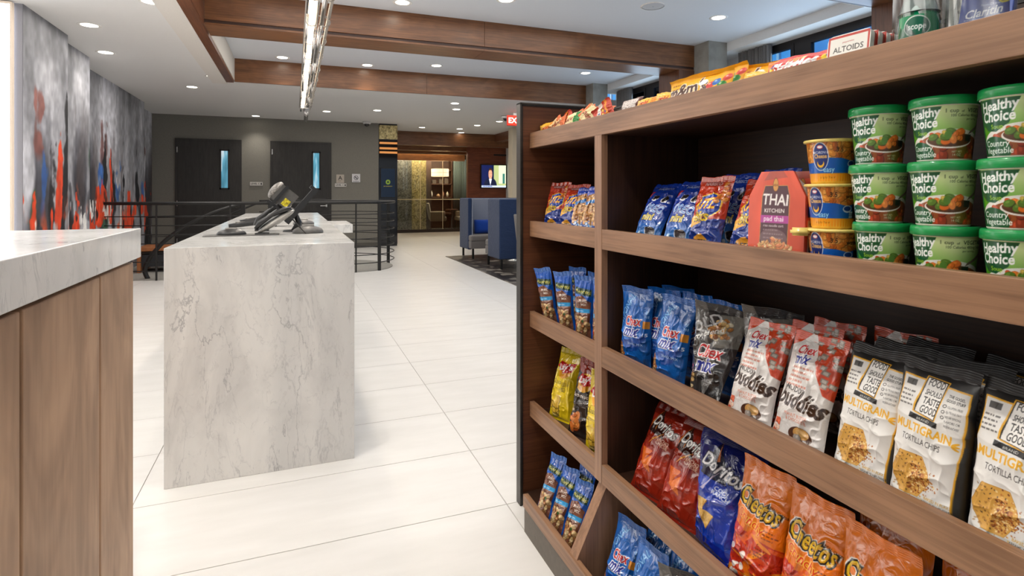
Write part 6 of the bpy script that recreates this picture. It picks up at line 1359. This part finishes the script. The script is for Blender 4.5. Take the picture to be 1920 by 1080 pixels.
TINW = plain('tin_white', (232, 230, 222), 0.3, 0.1, 0.5, 0.3); TINR = plain('tin_red', (176, 66, 50), 0.35, 0.1, 0.5, 0.2)
for k in range(5):
    t_ = thing('mint_tin', ('front', 'second', 'third', 'fourth', 'rearmost')[k]+' white and red mint tin in the row standing on the top shelf', 'mint tin', (.975+.024*k, .757+.002*k, TZ+0.004), (R(-8), 0, R(-87)), 'mint tins'); t_.scale = (.88, .9, .9)
    obj('lid', rbox(-.048, .048, -.010, .002, 0, .062, .012), TINW, t_, world=False); obj('base', rbox(-.0465, .0465, .0015, .0105, .001, .061, .011), TINR, t_, world=False); link('printed_face', ALF, t_)
# mouthwash bottle in a clear pouch
def clear_pouch(x, y, z, W, H, T, lab, cat, psi=0, lean=4):
    t_ = thing('clear_pouch', lab, cat, (x, y, z), (R(-lean), 0, R(-90+psi)))
    nu, nv = 26, 34; u = np.linspace(0, 1, nu)[None, :]; v = np.linspace(0, 1, nv)[:, None]
    D = T/2*np.clip(1-np.abs(2*u-1)**3, 0, 1)*np.clip(v/0.1, 0, 1)**.5*np.clip((1-v)/.3, 0, 1)**.5+.0012*np.sin(u*17+v*5)*np.ones_like(v)
    for s_, nm in ((-1, 'front_film'), (1, 'back_film')):
        P = np.stack([(u-.5)*W*np.ones_like(v), s_*D, v*H*np.ones_like(u)], -1)
        link(nm, grid_mesh(nm, P, np.ones((nv, nu, 3)), glass('pouch_film', (238, 240, 240), 0.10, 0.12)), t_)
    return t_
mw = thing('mouthwash_bottle', 'travel mouthwash bottle half full of green liquid in a clear pouch', 'bottle', (1.0, .648, TZ+.004), (0, 0, R(-62))); mw.scale = (1.15, 1.15, 1.3)
obj('liquid', LATHE([(0, .001), (.0235, .001), (.0255, .008), (.0262, .03), (.0235, .047), (0, .047)], 28), plain('green_liquid', (20, 150, 100), 0.12, 0, 0.6, 0.6), mw, world=False, smooth=True)
obj('bottle', LATHE([(.0265, .0475), (.0245, .048), (.0185, .068), (.013, .082), (.0125, .10)], 28), plain('clear_plastic', (176, 196, 190), 0.12, 0, 0.6, 0.6), mw, world=False, smooth=True)
obj('cap', LATHE([(.0145, .083), (.0145, .118), (.012, .12), (0, .12)], 24), plain('frosted_cap', (206, 208, 206), 0.3, 0, 0.5, 0.2, 90, 0.1, 0.3), mw, world=False, smooth=True)
c = Canvas(2.0, 1.0, 80, 40, (20, 150, 100)); c.ell(1.0, .5, .62, .46, (226, 236, 230)); c.ell(1.0, .5, .57, .41, (16, 110, 84)); c.text('scope', 1.0, .38, .36, (240, 246, 244), .03, .05)
aa = np.linspace(-1.0, 1.0, 80)[None, :]; vv = np.linspace(0, 1, 40)[:, None]; P = np.stack([.0268*np.sin(aa)*np.ones_like(vv), -.0268*np.cos(aa)*np.ones_like(vv), (.012+.030*vv)*np.ones_like(aa)], -1)
link('printed_label', grid_mesh('mouthwash_label', P, c.out(), CUPP), mw)
clear_pouch(1.0, .645, TZ+.001, .085, .15, .062, 'clear plastic pouch around the green mouthwash bottle', 'pouch', 20)
cp = clear_pouch(1.005, .583, TZ+.001, .05, .15, .02, 'narrow clear pouch with sideways grey lettering beside the mouthwash', 'pouch', 10)
c = Canvas(.5, 1.6, 36, 115, (196, 196, 190)); c.text('professional', .36, .8, .30, (70, 70, 70), .01, 0, R(90), 1.0)
P = np.zeros((115, 36, 3)); P[..., 0] = np.linspace(-.02, .02, 36)[None, :]; P[..., 1] = 0.0; P[..., 2] = np.linspace(.004, .14, 115)[:, None]
link('printed_insert', grid_mesh('pouch_insert', P, c.out(), CARTON, False), cp)
cl = thing('allergy_packet', 'blue allergy tablet packet with white lettering on the top shelf', 'medicine packet', (.995, .548, TZ), (R(-8), R(4), R(-86)))
c = Canvas(1, 1.3, 110, 143, (62, 92, 170)); c.text('Claritin', .46, .48, .27, (244, 246, 250), .02, .2, .06, .9); c.text('Non-Drowsy', .62, .70, .08, (220, 228, 244), .01); c.ell(.85, .80, .13, .1, (216, 206, 70)); c.text('24', .85, .75, .13, (40, 50, 110), .02); c.lines(.55, .95, .36, 6, .06, .02, (214, 222, 240), 4, .8); c.lines(.1, .7, .42, 1, .1, .02, (190, 204, 236), 3)
P = np.zeros((143, 110, 3)); P[..., 0] = np.linspace(-.034, .034, 110)[None, :]; P[..., 1] = -.0062; P[..., 2] = np.linspace(0, .0885, 143)[:, None]
obj('card', BX(-.035, .035, -.006, .004, 0, .09, .001), plain('packet_blue', (62, 92, 170), 0.4), cl, world=False); link('printed_face', grid_mesh('allergy_face', P, c.out(), CARTON, False), cl)
clear_pouch(.993, .548, TZ+.001, .084, .12, .02, 'clear film pouch holding the blue allergy packet', 'pouch', 4, 8)
pk = thing('medicine_box', 'pink medicine box at the right end of the top shelf', 'medicine box', (1.0, .44, TZ), (R(-5), 0, R(-88)))
c = Canvas(1, 1.2, 90, 108, (236, 150, 150)); c.rect(0, 1, .75, 1.2, (236, 226, 226)); c.text('SOOTHE', .5, .12, .17, (60, 40, 44), .02); c.text('relief', .5, .8, .2, (200, 70, 90), .01, .1); c.lines(.1, .9, .5, 3, .08, .03, (250, 230, 230), 3)
P = np.zeros((108, 90, 3)); P[..., 0] = np.linspace(-.04, .04, 90)[None, :]; P[..., 1] = -.0132; P[..., 2] = np.linspace(0, .095, 108)[:, None]
obj('carton', BX(-.0405, .0405, -.013, .013, 0, .0955, .001), plain('pink_card', (232, 160, 160), 0.45), pk, world=False); link('printed_face', grid_mesh('medicine_face', P, c.out(), CARTON, False), pk)
